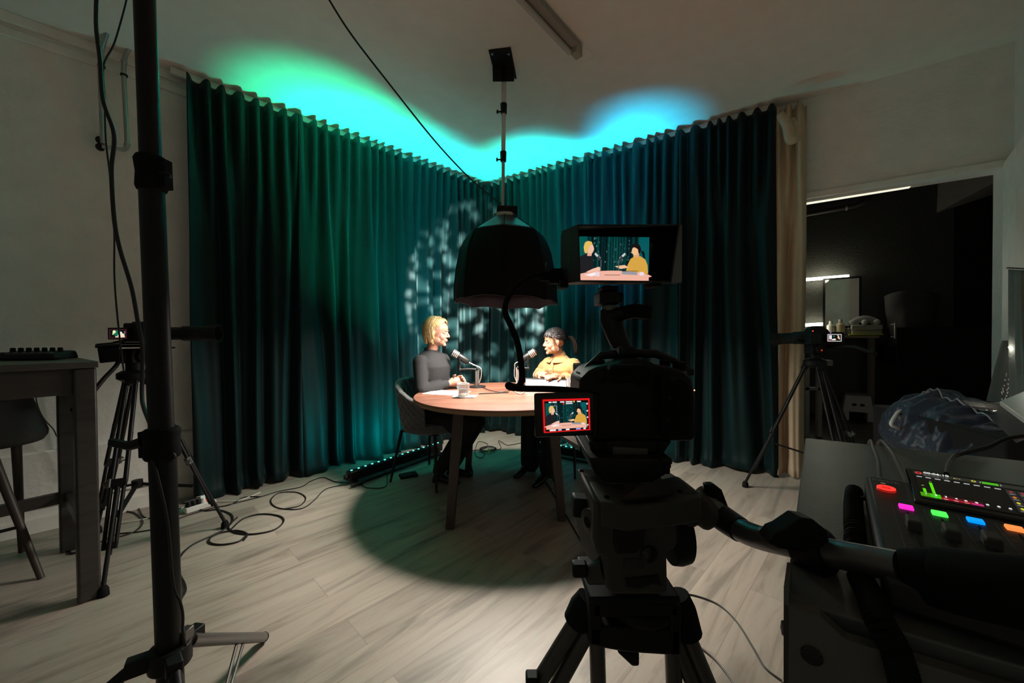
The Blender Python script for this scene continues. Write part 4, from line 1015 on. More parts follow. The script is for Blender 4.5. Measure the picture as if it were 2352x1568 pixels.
# ================================================================ LIGHT BARS
def lightbar(label, a, c, nrm, ndots):
    root = thing('light_bar', label, 'light bar', (a + c) / 2, 0)
    d = (c - a).normalized()
    h = V((0, 0, .06))
    b = MB(); b.obox(a + h, c + h, .062, .075); obj('bar_housing', b, M_blkm, root, bevel=.006)
    b = MB(); b.obox(a + V((0, 0, .0985)) + nrm * .006, c + V((0, 0, .0985)) + nrm * .006, .030, .004); obj('lens_strip', b, M_blkg, root)
    for i in range(ndots):
        b = MB(); b.ell(a.lerp(c, (i + .5) / ndots) + V((0, 0, .101)) + nrm * .004, (.010, .010, .004), 10); obj('led', b, M_led, root)
    for t in (.06, .94):
        q = a.lerp(c, t); b = MB(); b.obox(q - nrm * .11 + V((0, 0, .008)), q + nrm * .06 + V((0, 0, .008)), .03, .014); b.obox(q - nrm * .042 + V((0, 0, .005)), q - nrm * .042 + V((0, 0, .07)), .02, .006, upv=d); obj('foot_bracket', b, M_blkm, root, bevel=.002)
    b = MB(); b.cyl(a - nrm * .10 - d * .02 + V((0, 0, .022)), c - nrm * .10 + V((0, 0, .022)), .012, 10); obj('floor_rod', b, M_blkm, root)
    b = MB(); b.ell(a + V((0, 0, .06)) - d * .02, (.02, .02, .02), 10); obj('tilt_knob', b, M_blkm, root)
for ends, nrm, lb in ((BARL, NL, 'black light bar with cyan lights on the floor behind the left chair'), (BARR, NR, 'black light bar with cyan lights on the floor behind the right chair')):
    lightbar(lb, V((ends[0].x, ends[0].y, 0)), V((ends[1].x, ends[1].y, 0)), nrm, 16)
b = MB(); q = FL(938, 1094); b.box(V((q.x, q.y, .012)), (.14, .09, .022), (0, 0, .5)); one('power_adapter', b, M_blk, 'flat black power adapter on the floor in front of the left light bar', 'adapter', bevel=.004)
# floor cables near the bars
flcable('floor_cable', [(802, 1108), (770, 1106), (742, 1096), (715, 1104), (690, 1118), (640, 1128), (600, 1140), (560, 1150), (520, 1160)], .0035, M_cable, 'black cable running from the left light bar along the curtain')
flcable('floor_cable', [(830, 1112), (845, 1120), (885, 1117), (888, 1090), (880, 1080)], .0035, M_cable, 'short black cable loop hanging below the left light bar')
flcable('floor_cable', [(800, 1112), (750, 1122), (720, 1150), (690, 1168), (640, 1166), (622, 1150), (640, 1132), (680, 1130), (702, 1142), (690, 1160), (655, 1168)], .0035, M_cable, 'black cable with a small loop on the floor left of the light bar')
flcable('floor_cable', [(1048, 1032), (1085, 1034), (1112, 1030), (1120, 1020), (1100, 1014), (1092, 1030), (1093, 1046), (1106, 1051), (1113, 1042), (1100, 1036)], .0035, M_cable, 'black cable looping into the small coil under the round table')
flcable('floor_cable', [(1125, 1032), (1150, 1030), (1145, 1012), (1160, 1020), (1168, 1022), (1192, 1018), (1215, 1014)], .0035, M_cable, 'black cable leading from the small coil towards the dark haired woman')
root = thing('cable_coil', 'small coil of black cable with a yellow tag under the round table', 'cable', FL(1121, 1030))
for k in range(5):
    b = MB(); c = FL(1121, 1030, .006 + k * .005); b.tube([c + V(((.085 - k * .003) * math.cos(a * .2618 + k), (.075 + k * .003) * math.sin(a * .2618 + k), 0)) for a in range(25)], .0038, 6, False); obj('cable_loop', b, M_cable, root)
b = MB(); c = FL(1122, 1036, .03); b.ell(c, (.012, .02, .03), 10, (.4, 0, .3)); obj('cable_tag', b, M_yel, root)
# ================================================================ LEFT SIDE
# bar table
BT = 1.035
g0 = FL(205, 1374); g1 = FL(160, 1262); g0.z = g1.z = 0
ax = (g1 - g0).normalized(); wdt = (g1 - g0).length; ay = V((-ax.y, ax.x, 0));
if ay.x > 0: ay = -ay
root = thing('bar_table', 'tall dark wooden bar table at the left edge', 'table', (g0 + g1) / 2)
o0 = g0 - ax * .04 - ay * .04; o1 = g1 + ax * .04 - ay * .04; LB = 1.25
b = MB(); z0, z1 = BT, BT + .028
b.hexa([V((*o0.xy, z0)), V((*o1.xy, z0)), V((*o1.xy, z1)), V((*o0.xy, z1))] + [V((*(q + ay * LB).xy, z)) for q, z in ((o0, z0), (o1, z0), (o1, z1), (o0, z1))])
obj('tabletop', b, mat('bar_top', (.07, .065, .06), .5, var=.1), root, bevel=.003)
for q in (g0, g1, g0 + ay * (LB - .09), g1 + ay * (LB - .09)):
    b = MB(); b.obox(V((q.x, q.y, 0)), V((q.x, q.y, BT)), .07, .06, upv=ax); obj('leg', b, M_bar, root, bevel=.008)
b = MB(); b.obox(V((g0.x, g0.y, BT - .056)) + ay * .03, V((g0.x, g0.y, BT - .056)) + ay * (LB - .1), .022, .116); obj('apron', b, M_bar, root, bevel=.002)
b = MB(); b.obox(V((g0.x, g0.y, BT - .06)) + ax * .03, V((g1.x, g1.y, BT - .06)) - ax * .03, .022, .11); obj('apron', b, M_bar, root, bevel=.002)
hz_ = .30
mid0 = V((g0.x, g0.y, hz_)) + ax * .03; mid1 = V((g1.x, g1.y, hz_)) - ax * .03
b = MB(); b.obox(mid0, mid1, .03, .06); obj('stretcher', b, M_bar, root, bevel=.003)
b = MB(); b.obox(V((g1.x, g1.y, hz_)), V((g1.x, g1.y, hz_)) + ay * (LB - .1), .03, .06); obj('stretcher', b, M_bar, root, bevel=.003)
# small audio interface on the bar table
c = (FL(80, 830, z1)); a_ = math.atan2(ay.y, ay.x)
p = P(78, 832, 1.86); p.z = z1
root = thing('audio_interface', 'small black audio mixer with a row of knobs on the bar table', 'audio mixer', p, math.atan2(.15, 1))
b = MB(); b.hexa([V((-.135, -.06, .004)), V((.135, -.06, .004)), V((.13, -.055, .032)), V((-.13, -.055, .032)), V((-.135, .07, .004)), V((.135, .07, .004)), V((.13, .06, .045)), V((-.13, .06, .045))]); obj('mixer_case', b, M_blk, root, world=False, bevel=.009)
for k in range(7):
    b = MB(); x = -.10 + k * .033; b.lathe([(.010, .036), (.009, .058), (.006, .06)], Matrix.Translation((x, .015, 0)), 14); obj('knob', b, M_rub, root, world=False)
for k in range(7):
    b = MB(); x = -.10 + k * .033; b.box((x, -.035, .036), (.016, .016, .008)); obj('button', b, M_gry, root, world=False)
b = MB(); q = P(2, 832, 1.86); q.z = z1 + .012; b.box(q - V((.02, 0, 0)), (.07, .07, .02)); one('sticky_notes', b, M_yel, 'pale green pad lying at the edge of the bar table', 'note pad', bevel=.003)
# bar stool
S0 = V((-2.665, 1.93, 0))
root = thing('bar_stool', 'dark upholstered bar stool under the bar table', 'stool', S0)
def st(i, j):
    a = 2 * math.pi * i; z = .955 - .32 * j; r = .125 + .085 * j ** 1.3 - (.03 * max(0, (j - .85) / .15) ** 2); r *= 1 - .0 * j
    return V((S0.x + r * math.cos(a), S0.y + r * math.sin(a), z))
b = MB(); b.grid(st, 36, 16, True); obj('seat_shell', b, mat('dark_tweed', (.030, .030, .028), .9, bump=.4, bscale=120), root, sharp=0, solid=.02)
b = MB(); b.lathe([(.15, .64), (.185, .66), (.17, .70), (0, .71)], Matrix.Translation(S0), 28); obj('seat', b, mat('dark_tweed', (.03, .03, .028), .9), root)
ft = [FL(95, 1328), FL(50, 1268), FL(-120, 1290), FL(-90, 1400)]
tops = [S0 + V((.09, -.06, .66)), S0 + V((.05, .08, .66)), S0 + V((-.09, .07, .66)), S0 + V((-.06, -.09, .66))]
for f_, t_ in zip(ft, tops):
    b = MB(); b.tube([t_, V((f_.x, f_.y, .0))], [.020, .013], 12); obj('leg', b, M_leg, root)
b = MB(); rg = [t_.lerp(V((f_.x, f_.y, 0)), .62) for f_, t_ in zip(ft, tops)]; b.tube(rg + [rg[0]], .008, 8); obj('foot_ring', b, M_blkm, root)
# cables on the wall under the bar table
def wcable(pts, r, m, label, off=.03):
    b = MB(); b.tube(crv([wl(x, y, off) for x, y in pts], 6), r, 6); return one('wall_cable', b, m, label, 'cable')
wcable([(80, 895), (86, 930), (100, 960), (122, 985), (132, 1004), (150, 1022), (165, 1060), (180, 1088)], .003, M_cable, 'thin black cable hanging under the bar table against the wall', .1)
wcable([(133, 893), (150, 1010), (168, 1062), (182, 1110), (187, 1165)], .004, M_cable, 'black cable behind the rear leg of the bar table', .06)
# ---------------------------------------------------------------- tripod with camera on the left
def tripod_leg(root, top, foot, dbl=.030, mids=(.52, .80), m=M_blkm, r=.0100, side=None, clamp=M_gry):
    top = V(top); foot = V(foot); d = (foot - top).normalized()
    sd = d.cross(V((0, 0, 1))).normalized() if side is None else V(side)
    leg = thing_part('leg', root)
    b = MB()
    k1 = top.lerp(foot, mids[0]); k2 = top.lerp(foot, mids[1]); ft_ = foot + V((0, 0, .035))
    b.tube([top + sd * dbl * .7, k1 + sd * dbl], r, 10); b.tube([top - sd * dbl * .7, k1 - sd * dbl], r, 10)
    b.tube([k1, k2 + d * .04], r * 1.1, 10)
    b.tube([k1 - d * .25 + sd * dbl * .98, k2 + sd * dbl * .8], r * .8, 8); b.tube([k1 - d * .25 - sd * dbl * .98, k2 - sd * dbl * .8], r * .8, 8)
    b.tube([k1, ft_], r * .9, 10); b.obox(k1 - sd * dbl * 1.2, k1 + sd * dbl * 1.2, .022, .035, upv=d); b.obox(k2 - sd * dbl, k2 + sd * dbl, .020, .03, upv=d)
    b.obox(top - sd * dbl * .9, top + sd * dbl * .9, .035, .045, upv=d)
    lg = obj('leg', b, m, root)
    b = MB(); b.tube([k1 + sd * dbl * 1.2, k1 + sd * (dbl * 1.2 + .022)], .011, 10); b.obox(k1 + sd * dbl * 1.1 - d * .02, k1 + sd * dbl * 1.1 + d * .02, .02, .028); obj('leg_lock', b, clamp, lg)
    b = MB(); b.tube([foot + V((0, 0, .0)), foot + V((0, 0, .03)), foot + V((0, 0, .045))], [.022, .020, .012], 12); obj('rubber_foot', b, M_rub, lg)
def thing_part(n, r): return None
F = [FL(237, 1368), FL(517, 1212), FL(224, 1224)]
TT = P(310, 868, 2.14)
root = thing('camera_tripod', 'black video tripod with double-tube legs against the left wall', 'tripod', V((TT.x, TT.y, 0)))
for k, f_ in enumerate(F):
    f_ = V((f_.x, f_.y, 0)); o = (f_ - V((TT.x, TT.y, 0))).normalized() * .055
    tripod_leg(root, TT + o - V((0, 0, .01)), f_, dbl=.026)
b = MB(); b.lathe([(.045, -.02), (.075, .0), (.075, .03), (.05, .045)], Matrix.Translation(TT), 24); obj('bowl', b, M_blk, root)
b = MB(); c0 = V((TT.x, TT.y, .35))
for f_ in F: b.obox(c0, c0.lerp(V((f_.x, f_.y, .25)), .62), .018, .012)
b.cyl(c0 - V((0, 0, .02)), c0 + V((0, 0, .02)), .025, 12); obj('spreader', b, M_blk, root)
b = MB(); h0 = TT + V((0, 0, .04)); b.cyl(h0, h0 + V((0, 0, .05)), .038, 18); b.box(h0 + V((0, 0, .085)), (.075, .10, .08)); b.cyl(h0 + V((-.06, 0, .085)), h0 + V((.06, 0, .085)), .036, 18); obj('fluid_head', b, M_blk, root, bevel=.006)
b = MB(); b.lathe([(.024, 0), (.034, .004), (.024, .008)], TR(h0 + V((-.005, -.058, .085)), V((-.3, -1, 0))), 20); obj('drag_dial', b, M_gry, root)
b = MB(); b.box(h0 + V((.01, 0, .140)), (.20, .055, .014)); b.box(h0 + V((.02, 0, .155)), (.14, .05, .012)); b.obox(h0 + V((.1, 0, .135)), h0 + V((.23, -.01, .128)), .02, .008); obj('camera_plate', b, M_blk, root, bevel=.002)
b = MB(); b.tube(crv([h0 + V((-.045, -.04, .08)), P(268, 838, 2.02), P(240, 868, 1.96), P(210, 905, 1.9)], 4), .010, 10); e0 = P(210, 905, 1.9); e1_ = P(166, 946, 1.84); b2 = MB(); b2.tube([e0, e0.lerp(e1_, .1), e0.lerp(e1_, .9), e1_], [.012, .0155, .0165, .010], 12)
ph = obj('pan_handle', b, M_blkm, root); obj('grip', b2, M_rub, ph)
# small camera on it
cz = h0.z + .165
root = thing('video_camera', 'black camera with long lens on the left tripod', 'camera', V((h0.x, h0.y, cz)))
a_ = P(278, 780, 2.12); e_ = P(352, 780, 2.12)
b = MB(); b.pxbox(282, 741, 352, 785, 2.07, 2.16); b.pxbox(300, 738, 340, 748, 2.08, 2.14); obj('camera_body', b, M_blk, root, bevel=.008)
b = MB(); A0 = P(350, 766, 2.14); ld = V((1, .22, .0)).normalized()
b.lathe([(.034, 0), (.036, .02), (.036, .14), (.042, .15), (.042, .24), (.036, .25)], TR(A0, ld), 28); obj('lens', b, M_blk, root)
b = MB(); b.lathe([(.040, .24), (.046, .30), (.050, .325), (.047, .325), (.042, .28), (0, .26)], TR(A0, ld), 28, cap=False); obj('lens_hood', b, M_blk, root)
# its flip screen
def scrplane(pts, name, parent, draw, m=M_scr, depth=.0):
    """lit picture drawn in unit coordinates on the quad bl br tr tl"""
    bl, br, tr2, tl2 = [V(p) for p in pts]
    n = (br - bl).cross(tl2 - bl).normalized(); b = MB()
    state = {'k': 0}
    def mp(u, v, k): q = bl * (1 - u) * (1 - v) + br * u * (1 - v) + tr2 * u * v + tl2 * (1 - u) * v; return q + n * (k * .000012)
    def poly(pts2, col):
        state['k'] += 1; b.c = tuple(max(0, c) ** 2.2 if True else c for c in (x / 255 for x in col)); b.add([mp(u, v, state['k']) for u, v in pts2], [list(range(len(pts2)))])
    def rect(x0, y0, x1, y1, col): poly([(x0, y0), (x1, y0), (x1, y1), (x0, y1)], col)
    def oval(cx, cy, rx, ry, col, n_=20, a0=0, a1=2 * math.pi): poly([(cx + rx * math.cos(a0 + (a1 - a0) * i / n_), cy + ry * math.sin(a0 + (a1 - a0) * i / n_)) for i in range(n_ + (0 if a1 - a0 > 6.28 else 1))], col)
    draw(poly, rect, oval)
    return obj(name, b, m, parent, sharp=0)
def pic(poly, rect, oval, full=True):
    rng = random.Random(9)
    rect(0, 0, 1, 1, (4, 40, 42))
    for i in range(26):
        x = i / 26; rect(x, .2, x + .018, 1, rng.choice([(0, 20, 22), (8, 62, 60), (3, 30, 34), (10, 75, 72)]))
    rect(0, .2, .12, 1, (8, 84, 80)); rect(.86, .2, 1, 1, (8, 88, 92))
    for i in range(46):
        x = rng.uniform(.22, .78); y = rng.uniform(.42, .98); oval(x, y, rng.uniform(.006, .013), rng.uniform(.015, .035), rng.choice([(40, 84, 84), (70, 110, 108), (28, 66, 68)]), 8)
    # blond woman
    poly([(0, .2), (.0, .46), (.03, .55), (.10, .60), (.17, .60), (.21, .54), (.22, .38), (.21, .24), (.1, .18)], (34, 34, 38))
    poly([(.13, .56), (.19, .56), (.2, .68), (.13, .68)], (225, 165, 140)); oval(.175, .72, .045, .11, (238, 190, 165)); poly([(.205, .70), (.226, .71), (.21, .76)], (238, 190, 165))
    poly([(.085, .66), (.075, .76), (.09, .86), (.13, .90), (.185, .88), (.205, .80), (.165, .80), (.145, .72), (.13, .63), (.10, .62)], (226, 186, 96))
    poly([(.12, .20), (.21, .27), (.30, .32), (.33, .28), (.31, .22), (.2, .18)], (242, 190, 168))
    # dark haired woman
    poly([(.68, .22), (.70, .36), (.74, .50), (.80, .56), (.88, .56), (.95, .48), (.98, .36), (.99, .16), (.8, .16)], (214, 162, 70))
    poly([(.78, .54), (.86, .54), (.86, .66), (.78, .66)], (225, 165, 120)); oval(.80, .68, .045, .095, (240, 188, 140)); poly([(.775, .70), (.742, .64), (.775, .63)], (240, 188, 140))
    poly([(.745, .76), (.77, .84), (.83, .86), (.87, .80), (.885, .72), (.87, .60), (.85, .64), (.84, .72), (.80, .76)], (26, 20, 22)); poly([(.88, .70), (.93, .66), (.945, .52), (.92, .52), (.90, .62)], (22, 18, 20))
    poly([(.52, .33), (.66, .36), (.72, .30), (.60, .27)], (240, 190, 150))
    # microphones
    for s, x in ((1, .28), (-1, .62)):
        poly([(x - .05 * s, .60), (x - .035 * s, .64), (x + .04 * s, .52), (x + .025 * s, .47)], (200, 205, 205)); poly([(x - .02 * s, .53), (x + .01 * s, .57), (x + .04 * s, .5), (x + .02 * s, .45)], (60, 62, 64))
        rect(x + .045 * s - .006, .18, x + .045 * s + .006, .48, (90, 94, 96)); rect(x + .02 * s - .03, .165, x + .05 * s + .03, .185, (20, 20, 22))
    # table
    poly([(.0, .08)] + [(.5 + .55 * math.cos(a), .07 + .16 * math.sin(a)) for a in [math.pi * i / 20 for i in range(20, -1, -1)]][1:-1] + [(1, .08), (1, 0), (0, 0)], (240, 178, 158))
    poly([(.10, .13), (.24, .19), (.31, .16), (.2, .10)], (250, 240, 245)); rect(.25, .10, .31, .20, (235, 215, 220))
    poly([(.62, .15), (.84, .13), (.835, .20), (.63, .22)], (150, 150, 160)); rect(.62, .215, .845, .225, (20, 20, 22)); rect(.87, .12, .93, .20, (230, 220, 225)); rect(.38, .125, .60, .135, (60, 40, 40))
def pic_ui(poly, rect, oval):
    rect(0, 0, 1, 1, (220, 30, 34)); rect(.035, .035, .965, .945, (6, 10, 12))
    def T(p): return [(.05 + u * .88, .10 + v * .78) for u, v in p]
    pic(lambda p, c: poly(T(p), c), lambda a, b_, c, d, e: poly(T([(a, b_), (c, b_), (c, d), (a, d)]), e),
        lambda cx, cy, rx, ry, col, n_=16: poly(T([(cx + rx * math.cos(2 * math.pi * i / n_), cy + ry * math.sin(2 * math.pi * i / n_)) for i in range(n_)]), col))
    for x, w in ((.12, .06), (.20, .09), (.36, .09), (.48, .14), (.64, .03), (.72, .08)): rect(x, .895, x + w, .93, (235, 240, 240))
    oval(.43, .86, .018, .025, (240, 40, 40)); rect(.48, .845, .62, .875, (240, 235, 235)); rect(.64, .89, .67, .94, (230, 190, 60))
    for x0, y0 in ((.15, .62), (.15, .80)): rect(x0, y0, x0 + .13, y0 + .006, (220, 220, 220))
    for x0 in (.15, .278): rect(x0, .62, x0 + .005, .806, (220, 220, 220))
    for y in (.78, .56, .36, .12): rect(.91, y, .958, y + .11, (20, 24, 26)); rect(.918, y + .03, .95, y + .08, (210, 215, 215))
    for x, w, c in ((.12, .13, (240, 240, 240)), (.30, .07, (190, 190, 235)), (.46, .08, (235, 235, 235)), (.68, .10, (150, 160, 230)), (.84, .05, (240, 240, 240))): rect(x, .05, x + w, .095, c)
def pic_small(poly, rect, oval):
    rect(0, 0, 1, 1, (70, 30, 40)); rect(.05, .08, .95, .92, (12, 14, 14)); rect(.3, .3, .62, .9, (16, 110, 84)); oval(.28, .72, .09, .17, (245, 240, 190)); oval(.22, .5, .05, .1, (190, 225, 150))
    oval(.68, .34, .2, .24, (240, 225, 200)); oval(.66, .62, .08, .12, (245, 235, 215)); rect(.35, .12, .9, .24, (240, 215, 180)); rect(.84, .68, .93, .74, (230, 160, 200)); rect(.84, .5, .92, .54, (200, 200, 205))
def pic_small2(poly, rect, oval):
    rect(0, 0, 1, 1, (210, 205, 205)); rect(.05, .08, .95, .92, (10, 14, 14)); rect(.1, .3, .3, .85, (230, 220, 215)); poly([(.28, .3), (.5, .4), (.62, .3), (.55, .18), (.3, .18)], (250, 240, 225)); poly([(.66, .85), (.74, .7), (.70, .5), (.82, .3), (.9, .3), (.84, .6), (.8, .85)], (240, 190, 160)); oval(.45, .7, .06, .1, (30, 120, 100)); rect(.1, .1, .25, .2, (200, 90, 140))
q = [P(251, 777, 2.05), P(291, 777, 2.05), P(291, 756, 2.05), P(251, 756, 2.05)]
b = MB(); b.pxbox(247.5, 752, 294, 779.5, 2.055, 2.07); fs = obj('flip_screen', b, M_blk, root, bevel=.002)
scrplane(q, 'screen_image', fs, pic_small)
b = MB(); b.obox(P(292, 780, 2.1), P(262, 786, 2.1), .012, .008); obj('hinge', b, M_blk, root)
# black caddy hanging beside it
root = thing('caddy', 'black square tub with an open lid beside the left camera', 'tub', P(250, 834, 2.0))
b = MB(); b.hexa([P(229, 834, 1.98), P(276, 829, 1.98), P(274, 793, 1.98), P(223, 797, 1.98), P(229, 834, 2.08), P(276, 829, 2.08), P(274, 793, 2.1), P(223, 797, 2.1)]); obj('tub_body', b, M_blk, root, bevel=.004)
b = MB(); b.hexa([P(218, 799, 1.96), P(277, 794, 1.96), P(277, 789, 1.96), P(218, 794, 1.96), P(219, 793, 2.12), P(280, 789, 2.12), P(280, 784, 2.12), P(219, 789, 2.12)]); b.obox(P(222, 791, 2.0), P(296, 783, 2.1), .02, .006); obj('lid', b, M_blk, root, bevel=.002)
# ---------------------------------------------------------------- tall black stand
root = thing('light_stand', 'tall thick black stand with clamps in the left foreground', 'stand', V((P(392, 1500, 1.0).x, 1.0, 0)))
pt = P(331, -30, 1.0); pm1 = P(347, 395, 1.0); pm2 = P(372, 1010, 1.0); pb = P(392, 1568, 1.0)
b = MB(); b.cyl(pt, pm1, .0225, 24); obj('upper_pole', b, M_blkm, root)
b = MB(); b.cyl(pm1, pm2, .0262, 24); obj('middle_pole', b, M_blkm, root)
bb = pb.lerp(pm2, -.15); b = MB(); b.cyl(pm2, bb, .0285, 24); obj('lower_pole', b, M_blkm, root)
for (y0, y1, r, k) in ((360, 438, .034, 1), (982, 1052, .040, -1)):
    def at_y(y): t = (y - 395) / (1010 - 395); return pm1.lerp(pm2, t)
    a = at_y(y0); c = at_y(y1)
    b = MB(); b.tube([a, a.lerp(c, .12), a.lerp(c, .5), a.lerp(c, .9), c], [r * .86, r, r * .9, r * .97, r * .88], 24); b.obox(a.lerp(c, .1) + V((k * r, 0, 0)), a.lerp(c, .95) + V((k * r, 0, 0)), .022, .028, upv=V((0, 1, 0))); cl_ = obj('collar', b, M_rub, root, bevel=.002)
    h = a.lerp(c, .55) + V((k * r, -.01, 0))
    b = MB()
    if k == 1: b.tube([h, h + V((.014, 0, -.0)), h + V((.026, 0, -.008))], [.007, .006, .005], 10)
    else:
        b.tube([h + V((.0, 0, .01)), h + V((-.035, 0, .0)), h + V((-.075, 0, .004))], [.014, .012, .007], 12); b.obox(h + V((-.03, 0, .0)), h + V((-.085, 0, .012)), .012, .014)
    obj('clamp_lever', b, M_blk, cl_)
    if k == -1:
        b = MB(); b.ell(h + V((.072, 0, -.03)), (.012, .01, .014), 10); obj('clamp_knob', b, M_blk, cl_)
hub = P(391, 1500, 1.0); b = MB(); b.cyl(hub + V((0, 0, .022)), hub - V((0, 0, .03)), .046, 24)
for k in range(3):
    a = math.radians(200 + k * 120) if False else [math.radians(215), math.radians(318), math.radians(82)][k]
    dd = V((math.cos(a), math.sin(a), 0)); b.obox(hub + dd * .03, hub + dd * .085, .034, .040)
hb = obj('hub', b, M_blk, root, bevel=.004)
for k, (a, name) in enumerate(((215, 'leg'), (318, 'leg'))):
    dd = V((math.cos(math.radians(a)), math.sin(math.radians(a)), 0)); s_ = hub + dd * .07
    e = V((hub.x, hub.y, 0)) + dd * .52 + V((0, 0, .02)); b = MB(); b.tube([s_, e], .014, 12); lg = obj('leg', b, M_blkm, root)
    b = MB(); b.tube([e - (e - s_).normalized() * .02, e], .018, 12); obj('rubber_foot', b, M_rub, lg)
    b = MB(); b.tube([V((hub.x, hub.y, .12)) + dd * .035, s_.lerp(e, .45)], .007, 8); obj('brace', b, M_blkm, root)
ge = FL(606, 1476); ge.z = .022; gs = P(438, 1470, 1.03)
b = MB(); b.tube([gs, ge], .0165, 14); lg = obj('leg', b, M_gry, root, label='grey metal leg')
b = MB(); b.ell(ge, (.018, .018, .018), 10); obj('rubber_foot', b, M_rub, lg)
for t in (.52, .62):
    b = MB(); b.tube([gs.lerp(ge, t + .05), V((hub.x + .03, hub.y + .05, .10)) + V((t * .1, 0, 0))], .005, 8); obj('brace', b, M_gry, root)
b = MB(); b.box(P(427, 1462, 1.02), (.022, .03, .045)); obj('leg_bracket', b, M_gry, root, bevel=.002)
# tall stand cables
b = MB(); b.tube(crv([P(222, -20, 1.3), P(221, 60, 1.3), P(230, 140, 1.3), P(237, 230, 1.3), P(262, 310, 1.3), P(256, 390, 1.3), P(262, 500, 1.3), P(275, 570, 1.3), P(302, 660, 1.3), P(316, 735, 1.3), P(327, 800, 1.3), P(326, 900, 1.3), P(330, 935, 1.25), P(350, 985, 1.15)], 8), .0058, 8)
one('hanging_cable', b, M_cable, 'thick black cable hanging beside the tall stand', 'cable')
b = MB(); b.tube(crv([P(295, -20, 1.35), P(283, 30, 1.35), P(262, 100, 1.35), P(238, 150, 1.35), P(240, 220, 1.35), P(243, 320, 1.35), P(252, 400, 1.35), P(262, 520, 1.35), P(263, 640, 1.35), P(272, 750, 1.35), P(284, 850, 1.35)], 8), .0026, 8)
one('hanging_cable', b, M_cable, 'thin black cable hanging next to the thick one left of the stand', 'cable')
b = MB(); b.tube(crv([P(366, 700, .97), P(378, 860, .97), P(384, 960, .965)], 4) + crv([P(352, 1050, .965), P(360, 1080, .965), P(380, 1160, .96), P(398, 1330, .96), P(413, 1390, .96), P(420, 1420, .96), P(419, 1450, .96), P(424, 1480, .96)], 5)[1:] if False else crv([P(350, 1056, .965), P(362, 1095, .965), P(385, 1200, .965), P(398, 1340, .96), P(413, 1380, .96), P(420, 1412, .96), P(420, 1450, .96), P(426, 1484, .96)], 6), .0032, 8)
one('hanging_cable', b, M_cable, 'thin black cable running down the lower part of the tall stand', 'cable')
# floor cables on the left
flcable('floor_cable', [(405, 1390), (425, 1360), (424, 1340), (410, 1310), (412, 1282), (440, 1252), (490, 1228), (520, 1212), (534, 1196), (530, 1180), (500, 1170), (470, 1172), (430, 1162), (405, 1172)], .0045, M_cable, 'black cable curving over the floor towards the foot of the tall stand')
flcable('floor_cable', [(530, 1216), (560, 1190), (600, 1180), (640, 1184), (652, 1196), (630, 1216), (580, 1226), (540, 1222), (525, 1208), (545, 1188)], .0045, M_cable, 'wide loop of black cable on the floor beside the left tripod foot')
flcable('floor_cable', [(566, 1228), (548, 1243), (510, 1250), (483, 1246), (484, 1234), (510, 1222), (545, 1218), (568, 1226), (560, 1240)], .0045, M_cable, 'small loop of black cable on the floor nearest the camera')
flcable('floor_cable', [(600, 1140), (560, 1142), (530, 1158), (490, 1166), (440, 1180), (405, 1192)], .004, M_cable, 'black cable joining the power strip from the right')
flcable('floor_cable', [(355, 1215), (310, 1222), (270, 1226), (240, 1240), (220, 1247)], .004, M_cable, 'black cable on the floor between the tripod legs')
flcable('floor_cable', [(250, 1180), (280, 1174), (310, 1178), (328, 1198), (310, 1220), (275, 1232)], .004, M_cable, 'half loop of black cable behind the left tripod legs')
flcable('floor_cable', [(352, 1190), (330, 1186), (318, 1165), (306, 1142)], .004, M_cable, 'black cable rising from the floor behind the left tripod')
flcable('floor_cable', [(185, 1232), (172, 1244), (160, 1268), (176, 1268), (192, 1258)], .005, M_cable, 'short black cable at the foot of the bar table rear leg')
flcable('floor_cable', [(270, 1202), (330, 1192), (400, 1172), (440, 1158), (480, 1152), (540, 1150), (575, 1140), (598, 1130)], .004, M_wcable, 'white cable along the floor by the skirting and the curtain')
a = FL(424, 1180); c = FL(494, 1158); a.z = c.z = .022
root = thing('power_strip', 'white power strip with red switch on the floor by the curtain', 'power strip', (a + c) / 2)
b = MB(); b.obox(a, c, .055, .038); obj('strip_body', b, M_wht, root, bevel=.006)
b = MB(); q = a.lerp(c, .80); b.obox(q - (c - a).normalized() * .014 + V((0, 0, .021)), q + (c - a).normalized() * .014 + V((0, 0, .021)), .024, .012); obj('red_switch', b, M_red, root)
for t in (.12, .28, .44, .58):
    b = MB(); q = a.lerp(c, t); b.tube([q + V((0, 0, .02)), q + V((0, 0, .055)), q + V((-.02, -.03, .06))], [.02, .018, .008], 10); obj('plug', b, M_blk if t < .5 else M_wht, root)
# ================================================================ RIGHT SIDE
F = [FL(1712, 1118), V((2.02, 2.22, 0)), V((2.62, 2.80, 0))]
TT = P(1872, 838, 2.68)
root = thing('camera_tripod', 'black video tripod in front of the cream curtain at the doorway', 'tripod', V((TT.x, TT.y, 0)))
for f_ in F:
    f_ = V((f_.x, f_.y, 0)); o = (f_ - V((TT.x, TT.y, 0))).normalized() * .055
    tripod_leg(root, TT + o - V((0, 0, .01)), f_, dbl=.022)
b = MB(); b.lathe([(.04, -.02), (.068, .0), (.068, .03), (.045, .045)], Matrix.Translation(TT), 24); obj('bowl', b, M_blk, root)
b = MB(); c0 = V((TT.x, TT.y, .30))
for f_ in F: b.obox(c0, V((TT.x, TT.y, 0)).lerp(V((f_.x, f_.y, 0)), .58) + V((0, 0, .36)), .014, .010)
obj('spreader', b, M_blk, root)
h0 = TT + V((0, 0, .035))
